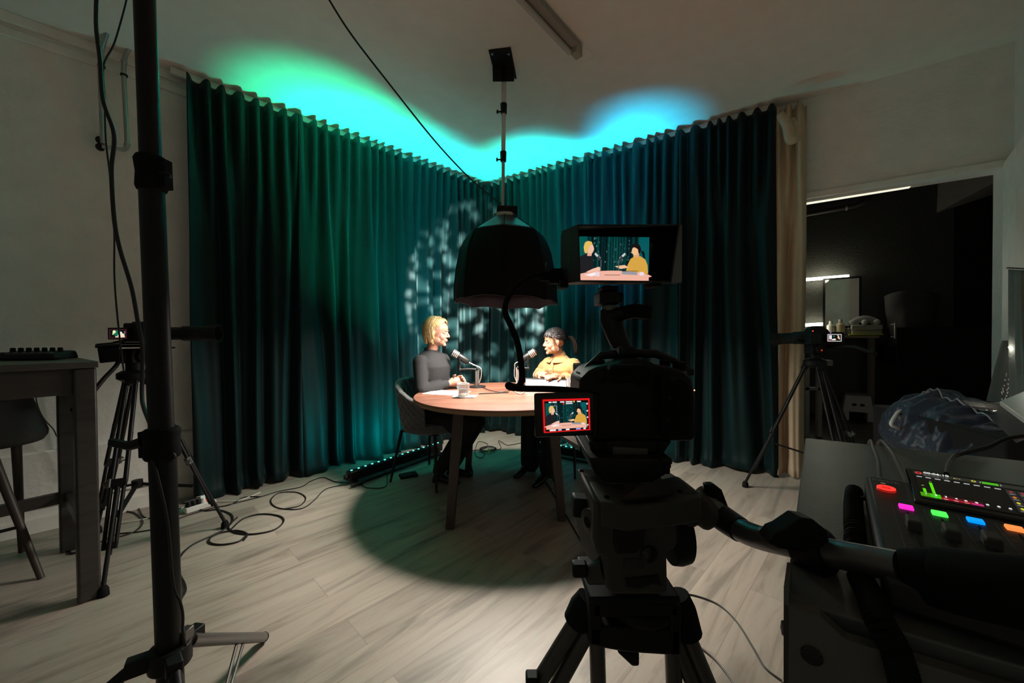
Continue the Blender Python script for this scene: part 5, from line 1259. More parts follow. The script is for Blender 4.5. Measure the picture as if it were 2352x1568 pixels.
b = MB(); b.cyl(h0, h0 + V((0, 0, .045)), .034, 18); b.box(h0 + V((0, 0, .08)), (.10, .08, .075)); b.cyl(h0 + V((0, -.055, .08)), h0 + V((0, .055, .08)), .034, 18); b.box(h0 + V((.12, 0, .09)), (.13, .04, .05)); obj('fluid_head', b, M_blk, root, bevel=.006)
b = MB(); b.box(h0 + V((0, 0, .128)), (.26, .055, .014)); b.box(h0 + V((.03, 0, .142)), (.16, .05, .012)); obj('camera_plate', b, M_blk, root, bevel=.002)
b = MB(); b.tube([h0 + V((.05, .03, .09)), P(1960, 796, 2.5), P(2010, 812, 2.3)], [.011, .010, .014], 10); obj('pan_handle', b, M_blkm, root)
b = MB(); b.ell(h0 + V((.0, -.058, .07)), (.006, .004, .006), 8); obj('red_button', b, M_red, root)
root = thing('video_camera', 'black camera with long lens on the tripod at the doorway', 'camera', h0 + V((0, 0, .15)))
b = MB(); b.pxbox(1862, 762, 1942, 791, 2.60, 2.72); obj('camera_body', b, M_blk, root, bevel=.010)
b = MB(); b.pxprism([(1862, 764), (1868, 752), (1880, 748), (1892, 750), (1902, 756), (1908, 764)], 2.63, 2.70); obj('viewfinder_hump', b, M_blk, root, bevel=.006)
A0 = P(1864, 774, 2.66); ld = (P(1790, 778, 2.80) - A0).normalized()
b = MB(); b.lathe([(.040, 0), (.044, .02), (.044, .10), (.039, .11), (.039, .17), (.034, .172), (.034, .18)], TR(A0, ld), 28); obj('lens', b, M_blk, root)
b = MB(); b.lathe([(.036, .165), (.042, .19), (.050, .235), (.046, .235), (.038, .19), (0, .185)], TR(A0, ld), 28, cap=False); obj('lens_hood', b, M_blk, root)
b = MB(); b.pxbox(1899, 766, 1935, 785, 2.575, 2.585); fs = obj('rear_screen', b, M_blkg, root)
scrplane([P(1901, 784, 2.57), P(1933, 784, 2.57), P(1933, 767, 2.57), P(1901, 767, 2.57)], 'screen_image', fs, pic_small2)
b = MB(); b.ell(P(1867, 760, 2.59), (.004, .003, .004), 8); obj('record_light', b, mat('red_led', (1, .05, .02), .4, emit=(1, .05, .02), estr=2.5), root)
b = MB(); b.ell(P(1908, 764, 2.59), (.003, .003, .003), 8); obj('status_light', b, mat('violet_led', (.5, .2, 1), .4, emit=(.4, .2, 1), estr=1.5), root)
# ---------------------------------------------------------------- desk
DZ = .90
dbl_ = FL(1850, 1005, DZ); dfl = FL(1800, 1400, DZ - .0)
du = (dfl - dbl_); du.z = 0; DL = du.length; du.normalize()
dvv = (FL(2352, 1058, DZ) - dbl_); dvv.z = 0; dvv.normalize()
DWID = .85
root = thing('desk', 'dark grey metal desk in the right foreground', 'desk', V((dbl_.x, dbl_.y, 0)) + du * .5 + dvv * .4)
def dk(a, c, z): return V((dbl_.x, dbl_.y, 0)) + du * a + dvv * c + V((0, 0, z))
b = MB(); b.hexa([dk(DL - .02, 0, DZ - .022), dk(DL - .02, DWID, DZ - .022), dk(DL - .02, DWID, DZ), dk(DL - .02, 0, DZ), dk(0, 0, DZ - .022), dk(0, DWID, DZ - .022), dk(0, DWID, DZ), dk(0, 0, DZ)]); obj('desktop', b, M_desk, root, bevel=.002)
# front rail, lip and side post
b = MB()
poly = [(0, .005), (.027, .004), (.045, -.010), (DWID, -.010), (DWID, -.062), (.038, -.062), (.038, -.87), (0, -.87)]
n = len(poly); vv = [dk(DL, c, DZ + z) for c, z in poly] + [dk(DL - .012, c, DZ + z) for c, z in poly]
b.add(vv, [list(range(n)), list(range(2 * n - 1, n - 1, -1))] + [(i, i + n, (i + 1) % n + n, (i + 1) % n) for i in range(n)])
b.hexa([dk(DL, 0, .02), dk(DL, .004, .02), dk(DL, .004, DZ + .022), dk(DL, 0, DZ + .022), dk(DL - .05, 0, .02), dk(DL - .05, .004, .02), dk(DL - .05, .004, DZ + .022), dk(DL - .05, 0, DZ + .022)])
obj('front_frame', b, mat('olive_grey_metal', (.11, .108, .095), .5, .1), root, sharp=30)
b = MB(); b.obox(dk(DL + .003, .045, DZ - .068), dk(DL + .003, DWID, DZ - .068), .006, .011); obj('front_rail', b, mat('olive_grey_metal', (.1, .1, .09), .5), root, bevel=.003)
for c in (.006, .8):
    b = MB(); q = [dk(.03 if c == 0 else .03, 0, 0)]
    b.hexa([dk(DL - .05, c, .0), dk(DL - .05, c + .05, .0), dk(DL - .05, c + .05, DZ - .02), dk(DL - .05, c, DZ - .02), dk(DL - .012, c, .0), dk(DL - .012, c + .05, .0), dk(DL - .012, c + .05, DZ - .02), dk(DL - .012, c, DZ - .02)]); obj('leg', b, M_desk, root)
    b = MB(); b.hexa([dk(.02, c, .0), dk(.02, c + .05, .0), dk(.02, c + .05, DZ - .02), dk(.02, c, DZ - .02), dk(.06, c, .0), dk(.06, c + .05, .0), dk(.06, c + .05, DZ - .02), dk(.06, c, DZ - .02)]); obj('leg', b, M_desk, root)
b = MB(); b.hexa([dk(DL - .05, .002, .02), dk(.03, .002, .02), dk(.03, .002, DZ - .022), dk(DL - .05, .002, DZ - .022), dk(DL - .05, .014, .02), dk(.03, .014, .02), dk(.03, .014, DZ - .022), dk(DL - .05, .014, DZ - .022)]); obj('side_panel', b, M_desk, root)
b = MB(); c = dk(DL + .0015, .021, DZ - .034); b.lathe([(.0, .001), (.007, .0015), (.0085, 0), (.0, -.004)], TR(c, du), 20); obj('screw', b, M_blkg, root)
b = MB(); c = dk(DL - .02, -.001, DZ - .03); b.lathe([(.0, .003), (.006, .002), (.007, 0)], TR(c, -dvv), 16); obj('screw', b, M_gry, root)
b = MB(); b.hexa([dk(DL - .4, .045, .70), dk(DL - .4, DWID, .70), dk(DL - .4, DWID, .71), dk(DL - .4, .045, .71), dk(DL - .02, .045, .70), dk(DL - .02, DWID, .70), dk(DL - .02, DWID, .71), dk(DL - .02, .045, .71)]); obj('shelf', b, M_desk, root)
b = MB(); b.box(dk(DL - .12, .22, .76), (.26, .16, .10), (0, 0, math.atan2(dvv.y, dvv.x))); one('red_box', b, mat('dark_red_box', (.16, .02, .02), .6), 'dark red box on the shelf under the front of the desk', 'box', bevel=.004)
# ---------------------------------------------------------------- audio console
m0 = FL(1985, 1092, DZ + .04)                                   # back left corner
XA = (FL(2352, 1168, DZ + .035) - m0); XA.z = 0
YA = V((.645, .764, 0)).normalized(); XA = V((YA.y, -YA.x, 0))
MM = Matrix((XA, YA, V((0, 0, 1)))).transposed().to_4x4(); MM.translation = V((m0.x, m0.y, DZ)) - YA * .0
# local: x to the right, y away (0 at the back edge, negative towards the operator), z up
WD, DP = .30, .31
root = thing('mixing_console', 'black podcast mixing console with coloured pads and lit screen on the desk', 'mixer', MM @ V((.15, -.15, 0)))
b = MB(MM); b.hexa([V((0, -DP, .004)), V((WD, -DP, .004)), V((WD, -DP, .036)), V((0, -DP, .036)), V((0, 0, .004)), V((WD, 0, .004)), V((WD, 0, .042)), V((0, 0, .042))]); obj('console_case', b, mat('console_black', (.018, .017, .016), .5, bump=.05, bscale=200), root, bevel=.006)
tilt = math.atan2(.006, DP)
def cz_(y): return .036 + .006 * (1 + y / DP) + .0002
def pad(x0, y0, x1, y1, h, m, name, par, k=0, label=None, bev=.0015):
    b = MB(MM); b.hexa([V((x0, y0, cz_(y0) - .004)), V((x1, y0, cz_(y0) - .004)), V((x1, y0, cz_(y0) + h)), V((x0, y0, cz_(y0) + h)), V((x0, y1, cz_(y1) - .004)), V((x1, y1, cz_(y1) - .004)), V((x1, y1, cz_(y1) + h)), V((x0, y1, cz_(y1) + h))])
    return obj(name, b, m, par, bevel=bev, label=label)
# record button
c = V((.0200, -.060, cz_(-.060))); Mt = MM @ Matrix.Translation(c) @ Matrix.Rotation(tilt, 4, 'X')
b = MB(Mt); b.lathe([(.0100, -.002), (.0102, .002), (.0096, .003), (.0, .0032)], None, 32); rb = obj('record_button', b, mat('dark_red_button', (.10, .01, .01), .4, emit=(.5, .02, .01), estr=.5), root)
b = MB(Mt); b.lathe([(.0056, .0030), (.0098, .0030), (.0096, .0042), (.0060, .0042), (.0056, .0030)], None, 40, cap=False); obj('lit_ring', b, mat('red_ring', (1, .03, .02), .4, emit=(1, .02, .015), estr=2.2), rb, label='glowing red ring')
b = MB(Mt); b.text('REC', .0026, Matrix.Translation((-.0026, -.001, .0034)), .00005); obj('button_lettering', b, mat('red_ring', (1, 0, 0)), rb)
b = MB(MM @ Matrix.Translation((.0072, -.021, cz_(-.020))) @ Matrix.Rotation(tilt, 4, 'X')); b.text('RØDE', .0088, Matrix.Diagonal((1.25, 1, 1, 1)), .0001); obj('brand_lettering', b, mat('grey_ink', (.10, .095, .085), .6, emit=(.3, .28, .25), estr=.08), root)
b = MB(MM); b.box((.019, -.030, cz_(-.030) + .0002), (.005, .0012, .0005)); obj('indicator', b, mat('amber_ind', (.4, .35, .2), .5, emit=(.5, .45, .25), estr=.4), root)
cols = [((1, .02, .55), 'magenta'), ((.08, 1, .10), 'green'), ((0, .28, 1), 'blue'), ((1, .25, .06), 'orange'), ((.9, .8, .1), 'yellow'), ((.1, .9, .9), 'cyan')]
for k, (cl_c, nm) in enumerate(cols):
    x = .0275 + k * .0283
    pad(x, -.122, x + .0130, -.110, .0028, mat('pad_' + nm, cl_c, .4, emit=cl_c, estr=1.15), 'channel_pad', root, label='lit %s pad' % nm, bev=.001)
    b = MB(MM); xx = x - .0065; b.hexa([V((xx, -DP + .03, cz_(-DP + .03))), V((xx + .0005, -DP + .03, cz_(-DP + .03))), V((xx + .0005, -DP + .03, cz_(-DP + .03) + .0004)), V((xx, -DP + .03, cz_(-DP + .03) + .0004)), V((xx, -.108, cz_(-.108))), V((xx + .0005, -.108, cz_(-.108))), V((xx + .0005, -.108, cz_(-.108) + .0004)), V((xx, -.108, cz_(-.108) + .0004))]); obj('channel_line', b, mat('line_grey', (.12, .12, .11), .6), root)
    b = MB(MM); xx = x + .0055; b.hexa([V((xx, -DP + .03, cz_(-DP + .03))), V((xx + .002, -DP + .03, cz_(-DP + .03))), V((xx + .002, -DP + .03, cz_(-DP + .03) + .0004)), V((xx, -DP + .03, cz_(-DP + .03) + .0004)), V((xx, -.130, cz_(-.115))), V((xx + .002, -.130, cz_(-.115))), V((xx + .002, -.130, cz_(-.115) + .0004)), V((xx, -.130, cz_(-.115) + .0004))]); obj('fader_slot', b, M_black, root)
    y = -.176 - (.0, .002, .001, .004, .003, .0)[k]
    pad(x + .0005, y - .011, x + .0125, y + .011, .011, mat('fader_grey', (.085, .083, .075), .6), 'fader', root, bev=.002)
    for yy in (-.140, -.155, -.175, -.20, -.225):
        b = MB(MM); b.box((x - .0010, yy, cz_(yy) + .0002), (.004, .0007, .0003)); obj('fader_tick', b, mat('line_grey', (.12, .12, .11), .6), root)
# raised screen
sx0, sx1, sy0, sy1 = .044, .170, -.092, -.002
sz0, sz1 = cz_(-.092) + .004, .063
b = MB(MM); b.hexa([V((sx0, sy0, cz_(sy0) - .002)), V((sx1, sy0, cz_(sy0) - .002)), V((sx1, sy0, sz0)), V((sx0, sy0, sz0)), V((sx0, sy1, .03)), V((sx1, sy1, .03)), V((sx1, sy1, sz1)), V((sx0, sy1, sz1))]); so = obj('display', b, M_blkg, root, bevel=.002)
def pic_mix(poly, rect, oval):
    rect(0, 0, 1, 1, (10, 10, 10)); rect(.0, .88, 1, 1, (44, 44, 40)); rect(.0, .86, 1, .88, (26, 26, 24))
    for i in range(1, 9): rect(.005 + i * .075, .05, .008 + i * .075, .86, (20, 19, 20))
    oval(.045, .935, .026, .045, (250, 60, 60)); oval(.045, .935, .015, .026, (60, 12, 12))
    for x, c in ((.33, (180, 160, 60)), (.35, (120, 120, 90)), (.37, (120, 120, 90))): rect(x, .92, x + .014, .95, c)
    oval(.485, .94, .02, .035, (200, 210, 60)); oval(.492, .94, .015, .028, (44, 44, 40)); oval(.495, .94, .008, .014, (230, 230, 90))
    rect(.545, .945, .665, .97, (80, 220, 20)); rect(.545, .905, .665, .93, (80, 220, 20)); rect(.53, .91, .535, .965, (200, 200, 190)); rect(.68, .91, .685, .965, (200, 200, 190))
    for i in range(9): rect(.018 + i * .075, .775, .063 + i * .075, .795, (225, 225, 225))
    rect(.035, .20, .06, .34, (90, 220, 10)); rect(.105, .20, .13, .60, (90, 220, 10)); rect(.035, .44, .055, .455, (170, 190, 90)); rect(.11, .64, .13, .655, (120, 140, 60))
    rect(.005, .05, .083, .19, (70, 150, 10)); rect(.083, .05, .16, .19, (60, 190, 10))
    rect(.16, .05, .46, .12, (150, 20, 40)); rect(.16, .12, .46, .18, (70, 14, 24))
    for i in range(2, 6): rect(.025 + i * .075, .06, .06 + i * .075, .075, (240, 170, 160))
    rect(.38, .05, .46, .10, (190, 50, 130))
    for i in range(4, 9): oval(.042 + i * .075, .14, .012, .025, (220, 220, 220), 8); rect(.034 + i * .075, .115, .052 + i * .075, .125, (220, 220, 220))
    for r in range(4):
        for q in range(4):
            x = .69 + q * .078; y = .62 - r * .185; rect(x, y, x + .07, y + .17, (44, 44, 42)); oval(x + .035, y + .11, .014, .035, ((150, 50, 60), (210, 110, 40), (200, 190, 60), (210, 210, 40))[r], 10); rect(x + .015, y + .03, x + .055, y + .04, (180, 180, 170))
def sq(u, v): return MM @ V((sx0 + .007 + (sx1 - sx0 - .010) * u, sy0 + .010 + (sy1 - sy0 - .018) * v, sz0 + (sz1 - sz0) * (.010 + (sy1 - sy0 - .018) * v) / (sy1 - sy0) + .0006))
scrplane([sq(0, 0), sq(1, 0), sq(1, 1), sq(0, 1)], 'display_image', so, pic_mix)
st_ = math.atan2(sz1 - sz0, sy1 - sy0)
def stext(u, v, body, size, m, name='display_text'):
    p = inv_of(None) @ sq(u, v); b = MB(Matrix.Translation(p + V((0, 0, .0020))) @ rz(math.atan2(XA.y, XA.x)) @ Matrix.Rotation(st_, 4, 'X')); b.text(body, size, Matrix.Identity(4), .0001); obj(name, b, m, so)
M_ink = mat('screen_white', (1, 1, 1), .5, emit=(.95, .95, .92), estr=1.0)
stext(.085, .895, '00:06:10', .0070, M_ink)
for i, t in enumerate(('1', '2', '3', '4')): stext(.035 + i * .075, .09, t, .0052, M_ink)
# plugs and cables behind the console
for k, (x, off) in enumerate(((1984, 0), (2072, 0))):
    pass
b = MB(); b.tube(crv([MM @ V((.020, .002, .028)), MM @ V((.019, .025, .034)), P(2016, 1054, .68), P(2006, 1030, .76), P(2001, 1012, .88), P(1996, 1016, .94), P(1992, 1040, .97)], 6), .0030, 8); one('console_cable', b, mat('dark_grey_cable', (.05, .05, .045), .5), 'grey cable arching from the left back corner of the console', 'cable')
b = MB(); b.tube(crv([MM @ V((.050, .004, .036)), MM @ V((.048, .025, .036)), P(2052, 1046, .69), P(2036, 1024, .78), P(2024, 1012, .88), P(2017, 1016, .94), P(2012, 1040, .97)], 6), .0030, 8); one('console_cable', b, mat('dark_grey_cable', (.05, .05, .045), .5), 'grey cable arching beside the other behind the console display', 'cable')
for x in (.020, .050):
    b = MB(MM); b.tube([(x, -.004, .028), (x, .020, .032)], .006, 12); one('cable_plug', b, mat('plug_grey', (.16, .16, .15), .45), 'grey cable plug at the back of the console, ' + ('left one' if x < .04 else 'next to the display'), 'plug')
def dcable(pts, r, label, m=M_cable, z=DZ):
    b = MB(); b.tube(crv([FL(x, y, z + r + .002 + (w if w else 0)) for x, y, w in pts], 8), r, 8); return one('desk_cable', b, m, label, 'cable')
dcable([(2174, 1088, 0), (2176, 1072, 0), (2192, 1048, .0), (2230, 1036, .01), (2270, 1026, .02), (2310, 1008, .04), (2360, 1000, .05)], .004, 'black cable running from the console back over the blue cushion')
# coiled cables beside the console
def coil(name, pts, R_, r, turns, label):
    c = crv(pts, 24); L = len(c); b = MB(); out = []
    N = turns * 12
    for i in range(N + 1):
        t = i / N * (L - 1); k = min(int(t), L - 2); p = c[k].lerp(c[k + 1], t - k); tg = (c[min(k + 1, L - 1)] - c[max(k - 1, 0)]).normalized(); x, y = frame(tg); a = 2 * math.pi * i / 12
        out.append(p + (x * math.cos(a) + y * math.sin(a)) * R_)
    b.tube(out, r, 6); return one(name, b, M_rub, label, 'cable')
cz0 = DZ + .014
def dz(x, y, z=cz0): return FL(x, y, z)
coil('coiled_cable', [dz(1962, 1128), dz(1960, 1160), dz(1962, 1200), dz(1966, 1260)], .0085, .0026, 34, 'coiled black cable lying along the left side of the console')
coil('coiled_cable', [dz(1976, 1325), dz(2000, 1375), dz(2022, 1430), P(2048, 1475, .322), P(2068, 1530, .312), P(2090, 1620, .300)], .0085, .0028, 46, 'coiled black cable hanging over the front edge of the desk')
b = MB(); b.tube(crv([dz(1966, 1270), dz(1970, 1300), dz(1976, 1325)], 4), .0035, 8); b.tube(crv([MM @ V((-.002, -.05, .02)), MM @ V((-.008, -.045, .018)), MM @ V((-.009, -.06, .016)), dz(1962, 1128)], 4), .003, 8); one('desk_cable', b, M_cable, 'short straight stretch of black cable joining the two coiled ones', 'cable')
# ---------------------------------------------------------------- things behind the desk on the right
root = thing('cushion', 'navy blue crumpled satin cushion behind the desk', 'cushion', P(2200, 1040, 1.9))
c0 = P(2262, 992, 1.90); ax1 = (P(2352, 1035, 1.66) - P(2120, 915, 2.2)).normalized()
def cu(i, j):
    a = 2 * math.pi * i; t = -1 + 2 * j
    k = (1 - abs(t) ** 3.2) ** .5 if abs(t) < 1 else 0
    n1 = noise.noise(V((math.cos(a) * 1.2 + 3, math.sin(a) * 1.2, t * 2)))
    wr_ = .010 * math.sin(a * 3 + t * 17 + 4.0 * n1) + .009 * math.sin(t * 44 + 5 * math.sin(a * 1.3) + 5 * n1) * (0.6 + .4 * math.sin(a)) + .022 * noise.noise(V((math.cos(a) * 3 + t * 5, math.sin(a) * 3, t * 9))) + .010 * abs(noise.noise(V((math.cos(a) * 7, math.sin(a) * 7 + t * 4, t * 22))))
    rx = .24 * k * (1 + .1 * n1) + wr_ * k; rz_ = .235 * k * (1 + .15 * n1) + wr_ * k
    sd = V((ax1.y, -ax1.x, 0)).normalized(); u_ = sd.cross(ax1).normalized()
    if u_.z < 0: u_ = -u_
    return c0 + ax1 * (t * .50) + sd * rx * math.cos(a) + u_ * (rz_ * math.sin(a) - .13)
b = MB(); b.grid(cu, 170, 190, True); obj('cushion_fabric', b, M_blue, root, sharp=0)
b = MB(); b.tube([cu(.25 - .035 * math.sin(k / 10), .06 + .88 * k / 40) + V((0, 0, .010)) for k in range(41)], .0036, 8); one('thin_cable', b, mat('grey_white_cord', (.35, .37, .40), .5), 'thin pale cable lying along the blue cushion', 'cable')
pz = P(2060, 975, 2.15); root = thing('metal_bracket', 'white metal tube loop sticking out beside the blue cushion', 'frame', pz)
b = MB(); b.tube(crv([P(2078, 942, 2.2), P(2064, 946, 2.17), P(2050, 965, 2.14), P(2048, 976, 2.13), P(2062, 982, 2.14), P(2080, 986, 2.16)], 5), .009, 10); obj('tube_loop', b, M_wht, root)
b = MB(); b.tube([P(2070, 957, 2.15), P(2084, 962, 2.15)], .012, 12); obj('tube_end', b, M_alu, root)
# support under the cushion
b = MB(); b.box((c0.x + .10, c0.y + .05, .36), (.85, .55, .70), (0, 0, math.atan2(ax1.y, ax1.x))); one('bench', b, M_black, 'black bench carrying the blue cushion behind the desk', 'bench', bevel=.01)
# silver laptop corner, glass dish, glitter bag, grey garment
root = thing('laptop', 'pale laptop corner at the right edge above the blue cushion', 'laptop', P(2350, 970, 1.5))
b = MB(); b.hexa([P(2299, 925, 1.52), P(2346, 990, 1.30), P(2440, 990, 1.25), P(2440, 925, 1.25), P(2297, 920, 1.53), P(2346, 982, 1.31), P(2440, 970, 1.25), P(2400, 880, 1.7)])
b = MB(); A = [P(2297, 921, 1.52), P(2360, 966, 1.22), P(2560, 900, 1.3), P(2400, 878, 1.75)]; b.add(A + [p - V((0, 0, .018)) for p in A], [(0, 1, 2, 3), (7, 6, 5, 4), (0, 4, 5, 1), (1, 5, 6, 2), (2, 6, 7, 3), (3, 7, 4, 0)]); obj('laptop_lid', b, mat('laptop_silver', (.62, .64, .60), .4, .1), root, bevel=.002)
b = MB(); b.add([p - V((0, 0, .019)) for p in A] + [p - V((0, 0, .085)) + V((.03, .05, 0)) for p in A], [(0, 1, 2, 3), (7, 6, 5, 4), (0, 4, 5, 1), (1, 5, 6, 2), (2, 6, 7, 3), (3, 7, 4, 0)]); one('dark_case', b, mat('dark_case', (.03, .03, .03), .5), 'dark flat case under the pale laptop corner', 'case')
g = P(2285, 934, 1.66); root = thing('glass_dish', 'clear glass dish beside the laptop on the right', 'dish', g)
b = MB(Matrix.Translation(g) @ Matrix.Rotation(.1, 4, 'Y')); b.lathe([(.05, -.02), (.085, .0), (.095, .012), (.090, .012), (.07, -.005), (0, -.012)], None, 40, cap=False); obj('dish', b, M_glass, root, solid=.003)
root = thing('sequin_bag', 'transparent bag with sparkling silver dots at the right edge', 'bag', P(2300, 930, 1.95))
q = [P(2278, 925, 2.0), P(2330, 918, 1.92), P(2333, 784, 1.92), P(2314, 781, 1.97)]
b = MB(); off = V((.03, .05, 0)); b.hexa([q[0], q[1], q[2], q[3], q[0] + off, q[1] + off, q[2] + off, q[3] + off]); obj('bag_foil', b, mat('foil', (.17, .17, .155), .3, .4), root, bevel=.006)
rng = random.Random(2); sm = mat('sequins', (.9, .88, .78), .15, .9, emit=(1, .95, .8), estr=.12)
b = MB()
for r in range(22):
    for c in range(5):
        u = (c + .5 + rng.uniform(-.25, .25)) / 5; v = (r + .5 + rng.uniform(-.3, .3)) / 22
        p = (q[0] * (1 - u) + q[1] * u) * (1 - v) + (q[3] * (1 - u) + q[2] * u) * v - V((.006, .030, 0))
        if rng.random() < .7: b.ell(p, (.003, .002, rng.uniform(.003, .010)), 6, (0, rng.uniform(-.6, .6), 0))
o = obj('sequins', b, sm, root); o['kind'] = 'stuff'
b = MB(); b.lathe([(.0, -.008), (.008, -.006), (.010, 0), (.0, .008)], TR(P(2323, 797, 1.9), V((-.3, -1, 0))), 12); obj('bag_bright_dot', b, mat('bright_dot', (1, 1, .9), .3, emit=(1, .97, .82), estr=9), root)  # bright dot on the glitter cover, given emission
lamp('bag_dot_point', 'POINT', P(2322, 800, 1.84), .5, (1, .96, .8), shadow_soft_size=.02)  # point light set at the bag's bright dot
root = thing('hanging_garment', 'grey cloth hanging at the right edge in front of the window frame', 'garment', P(2345, 940, 1.75))
def gm(i, j):
    p0 = P(2322 + 12 * j ** 2 + 34 * i, 618 + 3 * i + (395) * j, 1.85 - .18 * i); return p0 + V((0, .012 * math.sin(i * 14 + j * 2), 0))
b = MB(); b.grid(gm, 24, 20); obj('cloth', b, mat('grey_cloth', (.20, .20, .185), .85, bump=.2), root, sharp=0, solid=.006)
b = MB(); b.tube([P(2315, 616, 1.86), P(2420, 622, 1.45)], .006, 8); obj('hanging_rod', b, M_gry, root)
# ================================================================ FOREGROUND CAMERA
D0 = .585
root = thing('cinema_camera', 'large black cinema camera with flip-out screen in the foreground', 'camera', P(1465, 1014, .66))
b = MB(); b.pxprism([(1330, 905), (1332, 872), (1352, 852), (1372, 842), (1400, 838), (1425, 832), (1440, 824), (1482, 824), (1505, 836), (1540, 842), (1568, 852), (1590, 868), (1597, 905), (1598, 1003), (1590, 1013), (1370, 1013), (1350, 1000), (1345, 990), (1338, 950)], .60, .71, .97); obj('camera_body', b, M_blk, root, bevel=.004)
b = MB(); b.pxprism([(1520, 862), (1584, 872), (1592, 905), (1592, 995), (1580, 1006), (1524, 1006)], .575, .60, 1.0); obj('hand_grip', b, M_rub, root, bevel=.008)
b = MB(); b.pxprism([(1400, 850), (1408, 838), (1490, 838), (1500, 850), (1500, 880), (1400, 880)], .572, .60, 1.0); obj('viewfinder', b, M_rub, root, bevel=.005)
b = MB()
hp_ = [P(1336, 862, .66), P(1352, 843, .66), P(1382, 816, .66), P(1440, 811, .66), P(1505, 812, .66), P(1545, 827, .66), P(1590, 853, .66)]
b.tube(hp_, [.006, .0065, .0075, .008, .0075, .006, .005], 10); b.pxbox(1578, 848, 1594, 862, .64, .67); b.pxbox(1330, 856, 1346, 870, .64, .67); obj('top_handle', b, M_blkm, root)
b = MB(); b.pxbox(1424, 797, 1460, 816, .63, .67); b.tube([P(1428, 806, .62), P(1420, 806, .62)], .008, 12); obj('shoe_mount', b, M_blk, root, bevel=.003)
A0 = P(1462, 935, .71); ld = (V((TC.x, TC.y, .98)) - A0).normalized()
b = MB(); b.lathe([(.040, 0), (.041, .05), (.038, .055), (.038, .13), (.042, .14), (.044, .18), (.040, .18), (.0, .15)], TR(A0, ld), 32); obj('lens', b, M_blk, root)
for k, (x, y) in enumerate(((1545, 868), (1536, 898), (1545, 940), (1535, 965), (1545, 972), (1384, 875), (1398, 875), (1467, 880), (1501, 943), (1538, 914))):
    b = MB(); b.lathe([(.0045, 0), (.0045, .002), (.003, .003)], TR(P(x, y, .5745 if x > 1520 else .5995), V((0, -1, 0))), 12); obj('button', b, M_blk if k % 3 == 0 else M_rub, root)
for x, y, t in ((1376, 893, 'S&Q'), (1548, 885, 'MENU')):
    b = MB(); b.text(t, .0040, Matrix.Translation(P(x, y, .5735 if x > 1500 else .5985)) @ Matrix.Rotation(math.pi / 2, 4, 'X'), .00005)
for k, (x, y, r, d) in enumerate(((1560, 850, .012, .66), (1527, 846, .009, .64), (1374, 846, .011, .65))):
    b = MB(); c = P(x, y, d); b.cyl(c, c + V((0, 0, .014)), r, 18); obj('dial', b, M_rub, root)
b = MB(); b.ell(P(1595, 896, .59), (.0011, .0011, .0011), 8); obj('record_light', b, mat('orange_led', (1, .2, .05), .4, emit=(1, .25, .1), estr=5), root)
# flip-out screen
fq = [P(1249, 994, .570), P(1356, 987, .585), P(1354, 914, .585), P(1246, 917, .570)]
b = MB(); y_ = V((0, .009, 0)); fr = [P(1229, 1006, .570), P(1366, 1000, .588), P(1366, 900, .588), P(1227, 904, .570)]; b.hexa([p + V((0, .001, 0)) for p in fr] + [p + y_ for p in fr]); fs = obj('flip_screen', b, M_blkg, root, bevel=.003)
scrplane([p - V((0, .0006, 0)) for p in fq], 'screen_image', fs, pic_ui)
b = MB(); b.cyl(P(1366, 1000, .595), P(1366, 905, .595), .006, 12); obj('screen_hinge', b, M_blk, root)
b = MB(); b.pxbox(1332, 840, 1352, 905, .70, .78); b.tube(crv([P(1345, 860, .7), P(1336, 880, .74), P(1340, 900, .78)], 4), .006, 8); obj('lens_bracket', b, M_rub, root, bevel=.004)
# shoulder part and lens support towards the table
b = MB(); b.obox(P(1352, 1030, .66), P(1300, 1002, 1.02), .03, .008, upv=(0, 0, 1)); b.obox(P(1400, 1040, .66), P(1330, 1004, 1.0), .012, .012); obj('lens_support_rods', b, M_blkm, root)
# ---------------------------------------------------------------- monitor with hood
root = thing('field_monitor', 'small black field monitor with sun hood above the large camera', 'monitor', P(1430, 655, .70))
bk = [P(1287, 655, .745), P(1556, 652, .745), P(1556, 524, .745), P(1287, 536, .745)]
b = MB(); b.hexa([p + V((0, -.025, 0)) for p in bk] + [p for p in bk]); obj('monitor_body', b, M_blk, root, bevel=.004)
fr = [P(1330, 647, .655), P(1542, 650, .655), P(1562, 515, .655), P(1326, 515, .655)]
bi = [p + V((0, -.02, 0)) for p in bk]
b = MB(); t_ = .003
def panel(a, c, d, e, nn): b.add([a, c, d, e] + [q + nn * t_ for q in (a, c, d, e)], [(0, 1, 2, 3), (7, 6, 5, 4), (0, 4, 5, 1), (1, 5, 6, 2), (2, 6, 7, 3), (3, 7, 4, 0)])
panel(bi[0], fr[0], fr[3], bi[3], V((1, 0, 0))); panel(bi[3], fr[3], fr[2], bi[2], V((0, 0, -1))); panel(bi[1], fr[1], fr[2], bi[2], V((-1, 0, 0)))
panel(bi[0], bi[1], fr[1], fr[0], V((0, 0, 1)))
obj('sun_hood', b, mat('hood_fabric', (.016, .014, .014), .6), root, bevel=.0008)
mq = [P(1325, 645, .712), P(1489, 645, .712), P(1491, 545, .712), P(1329, 543, .712)]
b = MB(); y_ = V((0, .006, 0)); bz = [P(1312, 650, .714), P(1545, 650, .714), P(1545, 530, .714), P(1312, 530, .714)]; b.hexa(bz + [p + y_ for p in bz]); sc_ = obj('bezel', b, M_blkg, root)
scrplane([p - V((0, .0008, 0)) for p in mq], 'screen_image', sc_, pic)
sdir = (fr[0] - bi[0]).normalized()
